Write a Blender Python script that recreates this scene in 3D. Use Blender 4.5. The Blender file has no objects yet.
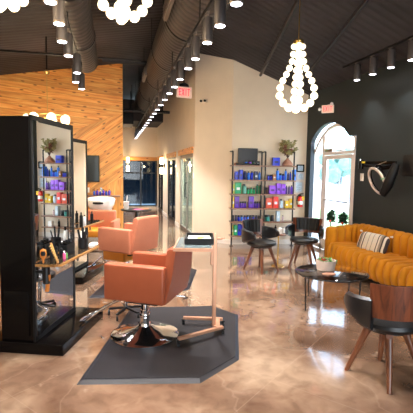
import bpy, bmesh, math, random
from mathutils import Vector, Matrix, Euler
random.seed(7)
PI = math.pi
S = bpy.context.scene
COL = S.collection
R = math.radians

# ------------------------------------------------------------ colour / materials
def lin(c):
    return c/12.92 if c <= 0.04045 else ((c+0.055)/1.055)**2.4
def rgb(r, g, b):
    return (lin(r/255), lin(g/255), lin(b/255), 1)
def newmat(name):
    m = bpy.data.materials.new(name); m.use_nodes = True
    nt = m.node_tree
    return m, nt, nt.nodes['Principled BSDF'], nt.nodes['Material Output']
def mat(name, c, rough=.5, metal=0, spec=.5, noise=0, nscale=20, bump=0, coat=0, sheen=0, emit=None, es=0, bscale=None):
    m, nt, b, out = newmat(name)
    b.inputs['Base Color'].default_value = c
    b.inputs['Roughness'].default_value = rough
    b.inputs['Metallic'].default_value = metal
    b.inputs['Specular IOR Level'].default_value = spec
    b.inputs['Coat Weight'].default_value = coat
    b.inputs['Sheen Weight'].default_value = sheen
    if emit:
        b.inputs['Emission Color'].default_value = emit
        b.inputs['Emission Strength'].default_value = es
    if noise or bump:
        tc = nt.nodes.new('ShaderNodeTexCoord')
        n = nt.nodes.new('ShaderNodeTexNoise'); n.inputs['Scale'].default_value = nscale; n.inputs['Detail'].default_value = 5
        nt.links.new(tc.outputs['Object'], n.inputs['Vector'])
        if noise:
            r = nt.nodes.new('ShaderNodeMapRange')
            r.inputs['From Min'].default_value = .3; r.inputs['From Max'].default_value = .7
            r.inputs['To Min'].default_value = 1-noise; r.inputs['To Max'].default_value = 1+noise
            nt.links.new(n.outputs['Fac'], r.inputs['Value'])
            mx = nt.nodes.new('ShaderNodeVectorMath'); mx.operation = 'SCALE'
            mx.inputs[0].default_value = c[:3]
            nt.links.new(r.outputs[0], mx.inputs['Scale'])
            nt.links.new(mx.outputs[0], b.inputs['Base Color'])
        if bump:
            n2 = n
            if bscale:
                n2 = nt.nodes.new('ShaderNodeTexNoise'); n2.inputs['Scale'].default_value = bscale
                nt.links.new(tc.outputs['Object'], n2.inputs['Vector'])
            bp = nt.nodes.new('ShaderNodeBump'); bp.inputs['Strength'].default_value = bump; bp.inputs['Distance'].default_value = .01
            nt.links.new(n2.outputs['Fac'], bp.inputs['Height']); nt.links.new(bp.outputs[0], b.inputs['Normal'])
    return m
def glass(name, tint=(.95, .98, 1, 1), ior=1.45, rough=0):
    m = bpy.data.materials.new(name); m.use_nodes = True; nt = m.node_tree; nt.nodes.clear()
    o = nt.nodes.new('ShaderNodeOutputMaterial'); mx = nt.nodes.new('ShaderNodeMixShader')
    t = nt.nodes.new('ShaderNodeBsdfTransparent'); g = nt.nodes.new('ShaderNodeBsdfGlossy'); f = nt.nodes.new('ShaderNodeLayerWeight'); pw = nt.nodes.new('ShaderNodeMath'); pw.operation = 'POWER'; pw.inputs[1].default_value = 4; ml = nt.nodes.new('ShaderNodeMath'); ml.operation = 'MULTIPLY_ADD'; ml.inputs[1].default_value = .85; ml.inputs[2].default_value = ((ior-1)/(ior+1))**2
    t.inputs[0].default_value = tint; g.inputs['Roughness'].default_value = rough
    nt.links.new(f.outputs['Facing'], pw.inputs[0]); nt.links.new(pw.outputs[0], ml.inputs[0]); nt.links.new(ml.outputs[0], mx.inputs[0]); nt.links.new(t.outputs[0], mx.inputs[1]); nt.links.new(g.outputs[0], mx.inputs[2]); nt.links.new(mx.outputs[0], o.inputs[0])
    return m

def floor_mat():
    m, nt, b, out = newmat('polished_concrete'); N = nt.nodes; L = nt.links
    tc = N.new('ShaderNodeTexCoord')
    def noise(s, d=6, dist=0):
        n = N.new('ShaderNodeTexNoise'); n.inputs['Scale'].default_value = s; n.inputs['Detail'].default_value = d
        n.inputs['Distortion'].default_value = dist; L.new(tc.outputs['Object'], n.inputs['Vector']); return n
    def ramp(inp, stops):
        r = N.new('ShaderNodeValToRGB'); r.color_ramp.elements[0].position = stops[0][0]; r.color_ramp.elements[0].color = stops[0][1]
        r.color_ramp.elements[1].position = stops[-1][0]; r.color_ramp.elements[1].color = stops[-1][1]
        for p, c in stops[1:-1]:
            e = r.color_ramp.elements.new(p); e.color = c
        L.new(inp, r.inputs[0]); return r
    def mix(fac, a, b_, mode='MIX'):
        x = N.new('ShaderNodeMix'); x.data_type = 'RGBA'; x.blend_type = mode
        if isinstance(fac, float): x.inputs[0].default_value = fac
        else: L.new(fac, x.inputs[0])
        L.new(a, x.inputs[6])
        if isinstance(b_, tuple): x.inputs[7].default_value = b_
        else: L.new(b_, x.inputs[7])
        return x.outputs[2]
    big = noise(1.1, 8, .6)
    base = ramp(big.outputs['Fac'], [(.3, rgb(96, 72, 56)), (.45, rgb(124, 96, 77)), (.58, rgb(146, 118, 96)), (.72, rgb(172, 146, 122))])
    fine = noise(7, 12, .5)
    fr = ramp(fine.outputs['Fac'], [(.32, (.66, .62, .6, 1)), (.58, (1, 1, 1, 1)), (.7, (1.0, 1.0, 1.0, 1))])
    c = mix(.85, base.outputs[0], fr.outputs[0], 'MULTIPLY')
    pale = noise(3.2, 4, .2)
    pr = ramp(pale.outputs['Fac'], [(.66, (0, 0, 0, 1)), (.72, (1, 1, 1, 1))])
    pm = N.new('ShaderNodeMath'); pm.operation = 'MULTIPLY'; L.new(pr.outputs[0], pm.inputs[0]); pm.inputs[1].default_value = .3
    c = mix(pm.outputs[0], c, rgb(222, 196, 172))
    # hairline cracks
    dn = noise(2.5, 5)
    ad = N.new('ShaderNodeVectorMath'); ad.operation = 'MULTIPLY_ADD'; L.new(dn.outputs['Color'], ad.inputs[0]); ad.inputs[1].default_value = (.5, .5, 0); L.new(tc.outputs['Object'], ad.inputs[2])
    vo = N.new('ShaderNodeTexVoronoi'); vo.feature = 'DISTANCE_TO_EDGE'; vo.inputs['Scale'].default_value = .8; L.new(ad.outputs[0], vo.inputs['Vector'])
    cr = ramp(vo.outputs['Distance'], [(0, (1, 1, 1, 1)), (.012, (0, 0, 0, 1))])
    cm = N.new('ShaderNodeMath'); cm.operation = 'MULTIPLY'; L.new(cr.outputs[0], cm.inputs[0]); cm.inputs[1].default_value = .07
    c = mix(cm.outputs[0], c, rgb(228, 205, 180))
    # saw-cut joints turned 30 degrees
    mp = N.new('ShaderNodeMapping'); mp.inputs['Rotation'].default_value = (0, 0, R(-40)); L.new(tc.outputs['Object'], mp.inputs['Vector'])
    br = N.new('ShaderNodeTexBrick'); br.offset = 0; br.inputs['Scale'].default_value = 1; br.inputs['Brick Width'].default_value = 1.35; br.inputs['Row Height'].default_value = 1.35
    br.inputs['Mortar Size'].default_value = .004; br.inputs['Mortar Smooth'].default_value = .3
    L.new(mp.outputs[0], br.inputs['Vector'])
    jm = N.new('ShaderNodeMath'); jm.operation = 'MULTIPLY'; L.new(br.outputs['Fac'], jm.inputs[0]); jm.inputs[1].default_value = .1
    c = mix(jm.outputs[0], c, rgb(205, 180, 160))
    L.new(c, b.inputs['Base Color'])
    rr = N.new('ShaderNodeMapRange'); rr.inputs['To Min'].default_value = .05; rr.inputs['To Max'].default_value = .17
    L.new(fine.outputs['Fac'], rr.inputs['Value']); L.new(rr.outputs[0], b.inputs['Roughness'])
    b.inputs['Specular IOR Level'].default_value = .75
    b.inputs['Coat Weight'].default_value = .6; b.inputs['Coat Roughness'].default_value = .05
    bp = N.new('ShaderNodeBump'); bp.inputs['Strength'].default_value = .06; bp.inputs['Distance'].default_value = .01
    L.new(fine.outputs['Fac'], bp.inputs['Height']); L.new(bp.outputs[0], b.inputs['Normal'])
    return m

def pine_mat(name, ang, seed, axes='XZ', w=.135):
    # planks run along a direction turned `ang` degrees in the wall's own plane
    m, nt, b, out = newmat(name); N = nt.nodes; L = nt.links
    tc = N.new('ShaderNodeTexCoord'); sp = N.new('ShaderNodeSeparateXYZ'); L.new(tc.outputs['Object'], sp.inputs[0])
    a, z = sp.outputs[axes[0]], sp.outputs[axes[1]]
    def M(op, x, y=None):
        n = N.new('ShaderNodeMath'); n.operation = op
        for i, v in enumerate((x, y)):
            if v is None: continue
            if isinstance(v, (int, float)): n.inputs[i].default_value = v
            else: L.new(v, n.inputs[i])
        return n.outputs[0]
    ca, sa = math.cos(R(ang)), math.sin(R(ang))
    u = M('ADD', M('MULTIPLY', a, ca), M('MULTIPLY', z, sa))
    v = M('ADD', M('MULTIPLY', a, -sa), M('MULTIPLY', z, ca))
    vs = M('ADD', M('DIVIDE', v, w), 50.0)
    idx = M('FLOOR', vs); fr = M('FRACT', vs)
    wn = N.new('ShaderNodeTexWhiteNoise'); wn.noise_dimensions = '1D'; L.new(M('ADD', idx, seed), wn.inputs['W'])
    cv = N.new('ShaderNodeCombineXYZ'); L.new(M('ADD', M('MULTIPLY', u, 1.2), M('MULTIPLY', wn.outputs['Value'], 30)), cv.inputs[0]); L.new(M('MULTIPLY', v, 16), cv.inputs[1])
    gn = N.new('ShaderNodeTexNoise'); gn.inputs['Scale'].default_value = 1.6; gn.inputs['Detail'].default_value = 6; gn.inputs['Distortion'].default_value = .8; L.new(cv.outputs[0], gn.inputs['Vector'])
    r = N.new('ShaderNodeValToRGB'); L.new(gn.outputs['Fac'], r.inputs[0])
    r.color_ramp.elements[0].position = .3; r.color_ramp.elements[0].color = rgb(206, 122, 52)
    r.color_ramp.elements[1].position = .7; r.color_ramp.elements[1].color = rgb(244, 186, 104)
    e = r.color_ramp.elements.new(.5); e.color = rgb(232, 158, 76)
    hs = N.new('ShaderNodeHueSaturation'); L.new(r.outputs[0], hs.inputs['Color'])
    L.new(M('ADD', .8, M('MULTIPLY', wn.outputs['Value'], .35)), hs.inputs['Value'])
    # knots
    cv2 = N.new('ShaderNodeCombineXYZ'); L.new(M('MULTIPLY', u, 2.6), cv2.inputs[0]); L.new(vs, cv2.inputs[1])
    vo = N.new('ShaderNodeTexVoronoi'); vo.voronoi_dimensions = '2D'; vo.inputs['Scale'].default_value = 1.0; L.new(cv2.outputs[0], vo.inputs['Vector'])
    kr = N.new('ShaderNodeValToRGB'); L.new(vo.outputs['Distance'], kr.inputs[0])
    kr.color_ramp.elements[0].position = .07; kr.color_ramp.elements[0].color = (1, 1, 1, 1); kr.color_ramp.elements[1].position = .15; kr.color_ramp.elements[1].color = (0, 0, 0, 1)
    sel = M('GREATER_THAN', N_sep(N, L, vo.outputs['Color']), .38)
    mx = N.new('ShaderNodeMix'); mx.data_type = 'RGBA'; L.new(M('MULTIPLY', M('MULTIPLY', kr.outputs[0], sel), .8), mx.inputs[0]); L.new(hs.outputs[0], mx.inputs[6]); mx.inputs[7].default_value = rgb(120, 52, 16)
    # groove between planks
    g = M('LESS_THAN', fr, .05)
    m2 = N.new('ShaderNodeMix'); m2.data_type = 'RGBA'; L.new(M('MULTIPLY', g, .6), m2.inputs[0]); L.new(mx.outputs[2], m2.inputs[6]); m2.inputs[7].default_value = rgb(120, 66, 22)
    L.new(m2.outputs[2], b.inputs['Base Color']); b.inputs['Roughness'].default_value = .45
    return m
def N_sep(N, L, col):
    s = N.new('ShaderNodeSeparateColor'); L.new(col, s.inputs[0]); return s.outputs[0]

def wood_mat(name, c1, c2, axis='X', scale=3, rough=.35):
    m, nt, b, out = newmat(name); N = nt.nodes; L = nt.links
    tc = N.new('ShaderNodeTexCoord'); mp = N.new('ShaderNodeMapping'); L.new(tc.outputs['Object'], mp.inputs[0])
    sc = {'X': (.6, 9, 9), 'Y': (9, .6, 9), 'Z': (9, 9, .6)}[axis]; mp.inputs['Scale'].default_value = sc
    n = N.new('ShaderNodeTexNoise'); n.inputs['Scale'].default_value = scale; n.inputs['Detail'].default_value = 5; n.inputs['Distortion'].default_value = 1
    L.new(mp.outputs[0], n.inputs['Vector'])
    r = N.new('ShaderNodeValToRGB'); r.color_ramp.elements[0].position = .35; r.color_ramp.elements[0].color = c1; r.color_ramp.elements[1].position = .65; r.color_ramp.elements[1].color = c2
    L.new(n.outputs['Fac'], r.inputs[0]); L.new(r.outputs[0], b.inputs['Base Color']); b.inputs['Roughness'].default_value = rough
    return m

def deck_mat():
    m, nt, b, out = newmat('dark_roof_deck'); N = nt.nodes; L = nt.links
    tc = N.new('ShaderNodeTexCoord'); n = N.new('ShaderNodeTexNoise'); n.inputs['Scale'].default_value = 1.2; n.inputs['Detail'].default_value = 6; L.new(tc.outputs['Object'], n.inputs['Vector'])
    r = N.new('ShaderNodeValToRGB'); r.color_ramp.elements[0].position = .35; r.color_ramp.elements[0].color = rgb(28, 26, 31); r.color_ramp.elements[1].position = .7; r.color_ramp.elements[1].color = rgb(54, 49, 53)
    L.new(n.outputs['Fac'], r.inputs[0]); L.new(r.outputs[0], b.inputs['Base Color']); b.inputs['Roughness'].default_value = .75
    w = N.new('ShaderNodeTexWave'); w.wave_type = 'BANDS'; w.bands_direction = 'Y'; w.inputs['Scale'].default_value = 2.2; w.inputs['Distortion'].default_value = .3
    L.new(tc.outputs['Object'], w.inputs['Vector'])
    bp = N.new('ShaderNodeBump'); bp.inputs['Strength'].default_value = .3; bp.inputs['Distance'].default_value = .03; L.new(w.outputs['Fac'], bp.inputs['Height']); L.new(bp.outputs[0], b.inputs['Normal'])
    return m
def duct_mat():
    m, nt, b, out = newmat('spiral_duct_metal'); N = nt.nodes; L = nt.links
    tc = N.new('ShaderNodeTexCoord'); w = N.new('ShaderNodeTexWave'); w.wave_type = 'BANDS'; w.bands_direction = 'DIAGONAL'; w.inputs['Scale'].default_value = 2.2
    mp = N.new('ShaderNodeMapping'); mp.inputs['Scale'].default_value = (.35, 2.2, .35); L.new(tc.outputs['Object'], mp.inputs[0]); L.new(mp.outputs[0], w.inputs['Vector'])
    r = N.new('ShaderNodeValToRGB'); r.color_ramp.elements[0].position = .0; r.color_ramp.elements[0].color = rgb(34, 30, 30); r.color_ramp.elements[1].position = .35; r.color_ramp.elements[1].color = rgb(64, 56, 54)
    L.new(w.outputs['Fac'], r.inputs[0]); L.new(r.outputs[0], b.inputs['Base Color']); b.inputs['Roughness'].default_value = .6; b.inputs['Metallic'].default_value = .2
    bp = N.new('ShaderNodeBump'); bp.inputs['Strength'].default_value = .7; bp.inputs['Distance'].default_value = .02; L.new(w.outputs['Fac'], bp.inputs['Height']); L.new(bp.outputs[0], b.inputs['Normal'])
    return m
def stripe_mat():   # woven pillow: cream with charcoal bands
    m, nt, b, out = newmat('woven_pillow'); N = nt.nodes; L = nt.links
    tc = N.new('ShaderNodeTexCoord'); sp = N.new('ShaderNodeSeparateXYZ'); L.new(tc.outputs['Object'], sp.inputs[0])
    r = N.new('ShaderNodeValToRGB'); r.color_ramp.interpolation = 'CONSTANT'
    mr = N.new('ShaderNodeMapRange'); mr.inputs['From Min'].default_value = -.3; mr.inputs['From Max'].default_value = .3; L.new(sp.outputs['X'], mr.inputs['Value']); L.new(mr.outputs[0], r.inputs[0])
    cream, dk, md = rgb(236, 226, 212), rgb(70, 62, 62), rgb(160, 146, 134)
    stops = [(0, dk), (.05, cream), (.1, dk), (.14, md), (.2, cream), (.25, dk), (.28, cream), (.42, md), (.44, cream), (.56, md), (.58, cream), (.72, dk), (.75, cream), (.8, md), (.86, dk), (.9, cream), (.95, dk)]
    r.color_ramp.elements[0].color = stops[0][1]; r.color_ramp.elements[1].position = stops[1][0]; r.color_ramp.elements[1].color = stops[1][1]
    for p, c in stops[2:]:
        e = r.color_ramp.elements.new(p); e.color = c
    ck = N.new('ShaderNodeTexNoise'); ck.inputs['Scale'].default_value = 60; L.new(tc.outputs['Object'], ck.inputs['Vector'])
    mx = N.new('ShaderNodeMix'); mx.data_type = 'RGBA'; mx.blend_type = 'MULTIPLY'; mx.inputs[0].default_value = .35; L.new(r.outputs[0], mx.inputs[6]); L.new(ck.outputs['Color'], mx.inputs[7])
    L.new(mx.outputs[2], b.inputs['Base Color']); b.inputs['Roughness'].default_value = .9
    return m

M = {}
M['floor'] = floor_mat()
M['beige'] = mat('beige_plaster', rgb(232, 214, 190), .7, noise=.03, nscale=3, bump=.05, bscale=120)
M['dark_wall'] = mat('charcoal_teal_paint', rgb(27, 37, 39), .6, noise=.08, nscale=2, bump=.05, bscale=90)
M['base'] = mat('white_trim', rgb(236, 228, 218), .45)
M['pine_top'] = pine_mat('pine_boards_upper', -5, 3)
M['pine_mid'] = pine_mat('pine_boards_diagonal', 36, 11)
M['pine_low'] = pine_mat('pine_boards_upright', 90, 23)
M['pine_trim'] = pine_mat('pine_header', 0, 5, 'YZ', .2)
M['pine_trimx'] = pine_mat('pine_header_end', 0, 6, 'XZ', .2)
M['deck'] = deck_mat(); M['duct'] = duct_mat()
M['black_metal'] = mat('black_metal', rgb(26, 25, 26), .38, .4)
M['black_gloss'] = mat('black_lacquer', rgb(9, 7, 7), .14, 0, .16)
M['black_matte'] = mat('black_plastic', rgb(15, 14, 15), .5, 0, .25)
M['track_grey'] = mat('grey_metal_can', rgb(120, 108, 100), .35, .6)
M['mirror'] = mat('mirror_silver', (.9, .92, .92, 1), .012, 1)
M['glass'] = glass('clear_glass'); M['glass_blue'] = glass('tinted_glass', (.8, .92, .92, 1), 1.5); M['glass_dark'] = glass('dark_glass', (.3, .36, .42, 1), 1.3)
M['glass_table'] = glass('smoked_table_glass', (.42, .33, .28, 1), 2.2)
M['chrome'] = mat('chrome', rgb(225, 225, 228), .08, 1)
M['brass'] = mat('brushed_gold', rgb(205, 165, 95), .28, 1)
M['rose'] = mat('champagne_metal', rgb(192, 142, 112), .38, .35)
M['leather_o'] = mat('cognac_vinyl', rgb(148, 72, 42), .42, 0, .5, noise=.06, nscale=6, bump=.12, bscale=160)
M['leather_p'] = mat('peach_vinyl', rgb(198, 122, 92), .42, 0, .5, noise=.05, nscale=6, bump=.1, bscale=160)
M['leather_g'] = mat('golden_vinyl', rgb(222, 140, 40), .45, 0, .5, noise=.05, nscale=6)
M['leather_k'] = mat('black_leatherette', rgb(17, 17, 19), .32, 0, .6, bump=.15, nscale=120)
M['pad_k'] = mat('black_pad_leather', rgb(15, 15, 17), .5, 0, .3)
M['velvet'] = mat('mustard_velvet', rgb(196, 126, 24), .8, 0, .15, noise=.1, nscale=5, sheen=.08)
M['mat'] = mat('black_rubber_mat', rgb(31, 29, 33), .55, 0, .25, noise=.2, nscale=4, bump=.3, bscale=200)
M['matedge'] = mat('black_rubber_bevel', rgb(33, 33, 40), .45, 0, .3)
M['walnut'] = wood_mat('walnut_ply', rgb(76, 36, 20), rgb(130, 68, 40), 'Z', 2.5)
M['walleg'] = wood_mat('walnut_leg', rgb(84, 46, 28), rgb(124, 74, 46), 'Z', 2)
M['shelfwood'] = wood_mat('shelf_board', rgb(120, 82, 62), rgb(160, 116, 90), 'X', 2)
M['ctrwood'] = wood_mat('counter_edge_wood', rgb(122, 80, 38), rgb(168, 120, 62), 'X', 2)
M['ctrtop'] = mat('polished_dark_stone', rgb(58, 46, 34), .06, 0, .9, noise=.35, nscale=9, coat=1)
M['slate'] = mat('slate_inlay', rgb(96, 110, 112), .18, 0, .6, noise=.3, nscale=14)
M['cream'] = mat('cream_ceramic', rgb(232, 218, 204), .4, noise=.04)
M['white'] = mat('white_plastic', rgb(240, 238, 234), .35)
M['porcelain'] = mat('white_porcelain', rgb(246, 244, 240), .1, 0, .6, coat=.5)
M['paper'] = mat('white_paper', rgb(240, 240, 236), .8)
M['frost'] = mat('blue_white_print', rgb(190, 210, 222), .5, noise=.15, nscale=30)
M['pink'] = mat('pink_card', rgb(230, 96, 150), .6)
M['orange'] = mat('amber_plastic', rgb(196, 118, 44), .35)
M['gold_yel'] = mat('yellow_label', rgb(245, 205, 40), .5)
M['red'] = mat('red_enamel', rgb(214, 34, 28), .25, 0, .6, coat=.5)
M['leaf'] = mat('dark_leaf', rgb(30, 66, 38), .6, noise=.3, nscale=30)
M['leaf_l'] = mat('succulent_leaf', rgb(92, 150, 78), .5, noise=.25, nscale=30)
M['dry'] = mat('dried_eucalyptus', rgb(150, 140, 92), .8, noise=.3, nscale=40)
M['dry_r'] = mat('dried_burgundy_leaf', rgb(138, 84, 66), .8, noise=.3, nscale=40)
M['terra'] = mat('clay_pot', rgb(176, 124, 100), .7, noise=.1)
M['bark'] = mat('stem_bark', rgb(80, 56, 40), .9)
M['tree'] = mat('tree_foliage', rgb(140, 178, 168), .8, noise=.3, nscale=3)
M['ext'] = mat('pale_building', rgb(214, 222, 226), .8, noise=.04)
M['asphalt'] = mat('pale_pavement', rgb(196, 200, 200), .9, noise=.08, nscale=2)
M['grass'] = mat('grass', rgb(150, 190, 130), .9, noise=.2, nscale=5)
M['globe'] = mat('lit_opal_globe', rgb(255, 244, 220), .3, emit=(1, .85, .58, 1), es=1.15)
M['lamp'] = mat('spot_lens', rgb(255, 255, 255), .3, emit=(.86, .86, 1, 1), es=7.0)
M['sconce'] = mat('lit_sconce_glass', rgb(255, 230, 170), .3, emit=(1, .78, .42, 1), es=5)
M['exit_red'] = mat('lit_exit_red', rgb(235, 30, 50), .4, emit=(1, .0, .04, 1), es=1.0)
M['exit_face'] = mat('exit_face', rgb(240, 226, 208), .4)
M['ring'] = mat('silver_heater_ring', rgb(232, 214, 204), .25, .6)

# ------------------------------------------------------------ mesh builder
class MB:
    def __init__(s): s.bm = bmesh.new()
    def _add(s, vs, fs):
        V = [s.bm.verts.new(v) for v in vs]
        for f in fs:
            try: s.bm.faces.new([V[i] for i in f])
            except ValueError: pass
        return s
    def box(s, c, d, rot=None, bev=0):
        b = bmesh.new(); bmesh.ops.create_cube(b, size=1)
        bmesh.ops.scale(b, vec=d, verts=b.verts)
        if bev: bmesh.ops.bevel(b, geom=b.edges[:], offset=bev, segments=3, profile=.6, affect='EDGES')
        if rot is not None: bmesh.ops.transform(b, matrix=(Euler(rot).to_matrix() if not isinstance(rot, Matrix) else rot).to_4x4(), verts=b.verts)
        bmesh.ops.translate(b, vec=c, verts=b.verts)
        s._merge(b); return s
    def _merge(s, b):
        b.verts.index_update()
        s._add([v.co.copy() for v in b.verts], [[v.index for v in f.verts] for f in b.faces]); b.free()
    def bar(s, p0, p1, w, d=None, bev=0, up=(0, 0, 1)):
        p0, p1 = Vector(p0), Vector(p1); ax = (p1-p0); l = ax.length; ax.normalize(); up = Vector(up)
        if abs(ax.dot(up)) > .98: up = Vector((0, 1, 0))
        x = up.cross(ax).normalized(); y = ax.cross(x)
        mt = Matrix((x, y, ax)).transposed()
        return s.box((p0+p1)/2, (w, d or w, l), mt, bev)
    def cyl(s, p0, p1, r0, r1=None, n=20, cap=True):
        r1 = r0 if r1 is None else r1
        p0, p1 = Vector(p0), Vector(p1); ax = (p1-p0).normalized(); up = Vector((0, 0, 1)) if abs(ax.z) < .95 else Vector((1, 0, 0))
        x = up.cross(ax).normalized(); y = ax.cross(x); vs = []
        for p, r in ((p0, r0), (p1, r1)):
            vs += [p + (x*math.cos(2*PI*i/n)+y*math.sin(2*PI*i/n))*r for i in range(n)]
        fs = [(i, (i+1) % n, n+(i+1) % n, n+i) for i in range(n)]
        if cap: fs += [tuple(range(n-1, -1, -1)), tuple(range(n, 2*n))]
        return s._add(vs, fs)
    def lathe(s, prof, c=(0, 0, 0), n=24, sx=1, sy=1):
        vs = []; fs = []; c = Vector(c)
        for r, z in prof:
            r = max(r, .0004)
            vs += [c + Vector((math.cos(2*PI*i/n)*r*sx, math.sin(2*PI*i/n)*r*sy, z)) for i in range(n)]
        for k in range(len(prof)-1):
            fs += [(k*n+i, k*n+(i+1) % n, (k+1)*n+(i+1) % n, (k+1)*n+i) for i in range(n)]
        fs += [tuple(range(n-1, -1, -1)), tuple(range((len(prof)-1)*n, len(prof)*n))]
        return s._add(vs, fs)
    def sph(s, c, r, n=16, sz=1):
        prof = [(math.sin(PI*k/(n//2+2))*r, -math.cos(PI*k/(n//2+2))*r*sz) for k in range(n//2+3)]
        return s.lathe(prof, c, n)
    def tube(s, pts, r, n=10, closed=False):
        pts = [Vector(p) for p in pts]; m = len(pts); vs = []; prev = None
        for i, p in enumerate(pts):
            a = pts[(i-1) % m] if (closed or i > 0) else p; b = pts[(i+1) % m] if (closed or i < m-1) else p
            t = (b-a).normalized()
            if prev is None: ref = Vector((0, 0, 1)) if abs(t.z) < .9 else Vector((1, 0, 0)); x = ref.cross(t).normalized()
            else: x = (prev - t*prev.dot(t)).normalized()
            prev = x; y = t.cross(x); rr = r[i] if isinstance(r, (list, tuple)) else r
            vs += [p+(x*math.cos(2*PI*k/n)+y*math.sin(2*PI*k/n))*rr for k in range(n)]
        fs = []
        for i in range(m if closed else m-1):
            j = (i+1) % m
            fs += [(i*n+k, i*n+(k+1) % n, j*n+(k+1) % n, j*n+k) for k in range(n)]
        if not closed: fs += [tuple(range(n-1, -1, -1)), tuple(range((m-1)*n, m*n))]
        return s._add(vs, fs)
    def prism(s, poly, z0, z1, inset=0):
        n = len(poly); c = Vector((sum(p[0] for p in poly)/n, sum(p[1] for p in poly)/n))
        vs = [Vector((p[0], p[1], z0)) for p in poly]
        for p in poly:
            q = Vector(p[:2]); q = q + (c-q).normalized()*inset; vs.append(Vector((q.x, q.y, z1)))
        return s._add(vs, [tuple(range(n-1, -1, -1)), tuple(range(n, 2*n))] + [(i, (i+1) % n, n+(i+1) % n, n+i) for i in range(n)])
    def slab(s, poly3, off):   # polygon in 3-D, thickened by a vector
        n = len(poly3); off = Vector(off); vs = [Vector(p) for p in poly3]+[Vector(p)+off for p in poly3]
        return s._add(vs, [tuple(range(n-1, -1, -1)), tuple(range(n, 2*n))] + [(i, (i+1) % n, n+(i+1) % n, n+i) for i in range(n)])
    def grid(s, fn, nu, nv, closed_u=False):
        vs = [Vector(fn(i/nu if closed_u else i/(nu-1), j/(nv-1))) for j in range(nv) for i in range(nu)]
        fs = []
        for j in range(nv-1):
            for i in range(nu if closed_u else nu-1):
                fs.append((j*nu+i, j*nu+(i+1) % nu, (j+1)*nu+(i+1) % nu, (j+1)*nu+i))
        return s._add(vs, fs)
    def blades(s, c, n, l, w, tilt, jit=.2):
        for k in range(n):
            a = random.uniform(0, 2*PI); e = random.uniform(*tilt); d = Vector((math.cos(a)*math.cos(e), math.sin(a)*math.cos(e), math.sin(e)))
            L_ = l*random.uniform(1-jit, 1+jit); sd = Vector((-math.sin(a), math.cos(a), 0))*w; up = d.cross(sd).normalized()*w*.25
            p0 = Vector(c); p1 = p0+d*L_*.5; p2 = p0+d*L_
            s._add([p0-sd*.3, p0+sd*.3, p1+sd+up, p1-sd+up, p2, p1-up*2], [(0, 1, 2, 3), (3, 2, 4), (0, 3, 5), (1, 5, 2), (3, 4, 5), (2, 5, 4), (0, 5, 1)])
        return s
    def build(s, name, m, parent=None, smooth=40, mods=None):
        bmesh.ops.recalc_face_normals(s.bm, faces=s.bm.faces)
        me = bpy.data.meshes.new(name); s.bm.to_mesh(me); s.bm.free()
        for mm in (m if isinstance(m, list) else [m]): me.materials.append(mm)
        if smooth:
            me.shade_smooth(); me.set_sharp_from_angle(angle=R(smooth))
        o = bpy.data.objects.new(name, me); COL.objects.link(o)
        if parent: o.parent = parent
        return o
def thing(name, label, cat, loc=(0, 0, 0), rz=0, group=None):
    o = bpy.data.objects.new(name, None); COL.objects.link(o); o.empty_display_size = .1
    o.location = loc; o.rotation_euler = (0, 0, rz); return tag(o, label, cat, group)
def tag(o, label, cat, group=None, kind=None):
    if label: o['label'] = label
    if cat: o['category'] = cat
    if group: o['group'] = group
    if kind: o['kind'] = kind
    return o
def single(mb, name, m, label, cat, loc=(0, 0, 0), rz=0, group=None, smooth=40):
    o = mb.build(name, m, None, smooth); o.location = loc; o.rotation_euler = (0, 0, rz); return tag(o, label, cat, group)
def struct(mb, name, m, smooth=30):
    o = mb.build(name, m, None, smooth); o['kind'] = 'structure'; return o
def dup(root, loc=None, rz=None, label=None, group=None):
    def cp(o, par):
        c = o.copy(); COL.objects.link(c)
        if par: c.parent = par
        for ch in o.children: cp(ch, c)
        return c
    r = cp(root, None)
    if loc is not None: r.location = loc
    if rz is not None: r.rotation_euler = (0, 0, rz)
    if label: r['label'] = label
    if group: r['group'] = group
    return r
def V2(a, b): return (a[0]+b[0], a[1]+b[1])
ORD = ['first', 'second', 'third', 'fourth', 'fifth', 'sixth', 'seventh', 'eighth', 'ninth', 'tenth', 'eleventh', 'twelfth', 'thirteenth', 'fourteenth', 'fifteenth', 'sixteenth', 'seventeenth', 'eighteenth', 'nineteenth', 'twentieth', 'twenty-first', 'twenty-second', 'twenty-third', 'twenty-fourth', 'twenty-fifth', 'twenty-sixth']

# ------------------------------------------------------------ the room
XW = 4.2          # inner face of the dark wall
C0 = (2.541, 8.415); C1 = (1.85, 9.1)     # corner of shelf wall / angled wall
def roof(x):      # underside of the two roof slopes
    return 3.30 + .41*(XW-x) if x > 1.25 else 4.51 - .17*(1.25-x)
struct(MB().box((.4, 6.5, -.05), (7.8, 23.0, .1)), 'floor', M['floor'])

def wall_poly(name, m, pts, off):  # vertical wall from a list of 3-D points
    return struct(MB().slab(pts, off), name, m, 0)
# shelf wall, from the corner to the dark wall
sx = lambda x: C0[1] - .129*(x-C0[0])
wall_poly('wall_back', M['beige'], [(C0[0], C0[1], 0), (XW, sx(XW), 0), (XW, sx(XW), roof(XW)), (C0[0], C0[1], roof(C0[0]))], (0, .15, 0))
wall_poly('wall_angled', M['beige'], [(C1[0], C1[1], 0), (C0[0], C0[1], 0), (C0[0], C0[1], roof(C0[0])), (C1[0], C1[1], roof(C1[0]))], (.11, .11, 0))
struct(MB().slab([(C0[0], C0[1], 0), (XW, sx(XW), 0), (XW, sx(XW), .1), (C0[0], C0[1], .1)], (-.002, -.015, 0)), 'baseboard_back', M['base'], 0)
struct(MB().slab([(C1[0], C1[1], 0), (C0[0], C0[1], 0), (C0[0], C0[1], .1), (C1[0], C1[1], .1)], (-.011, -.011, 0)), 'baseboard_angled', M['base'], 0)

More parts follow.
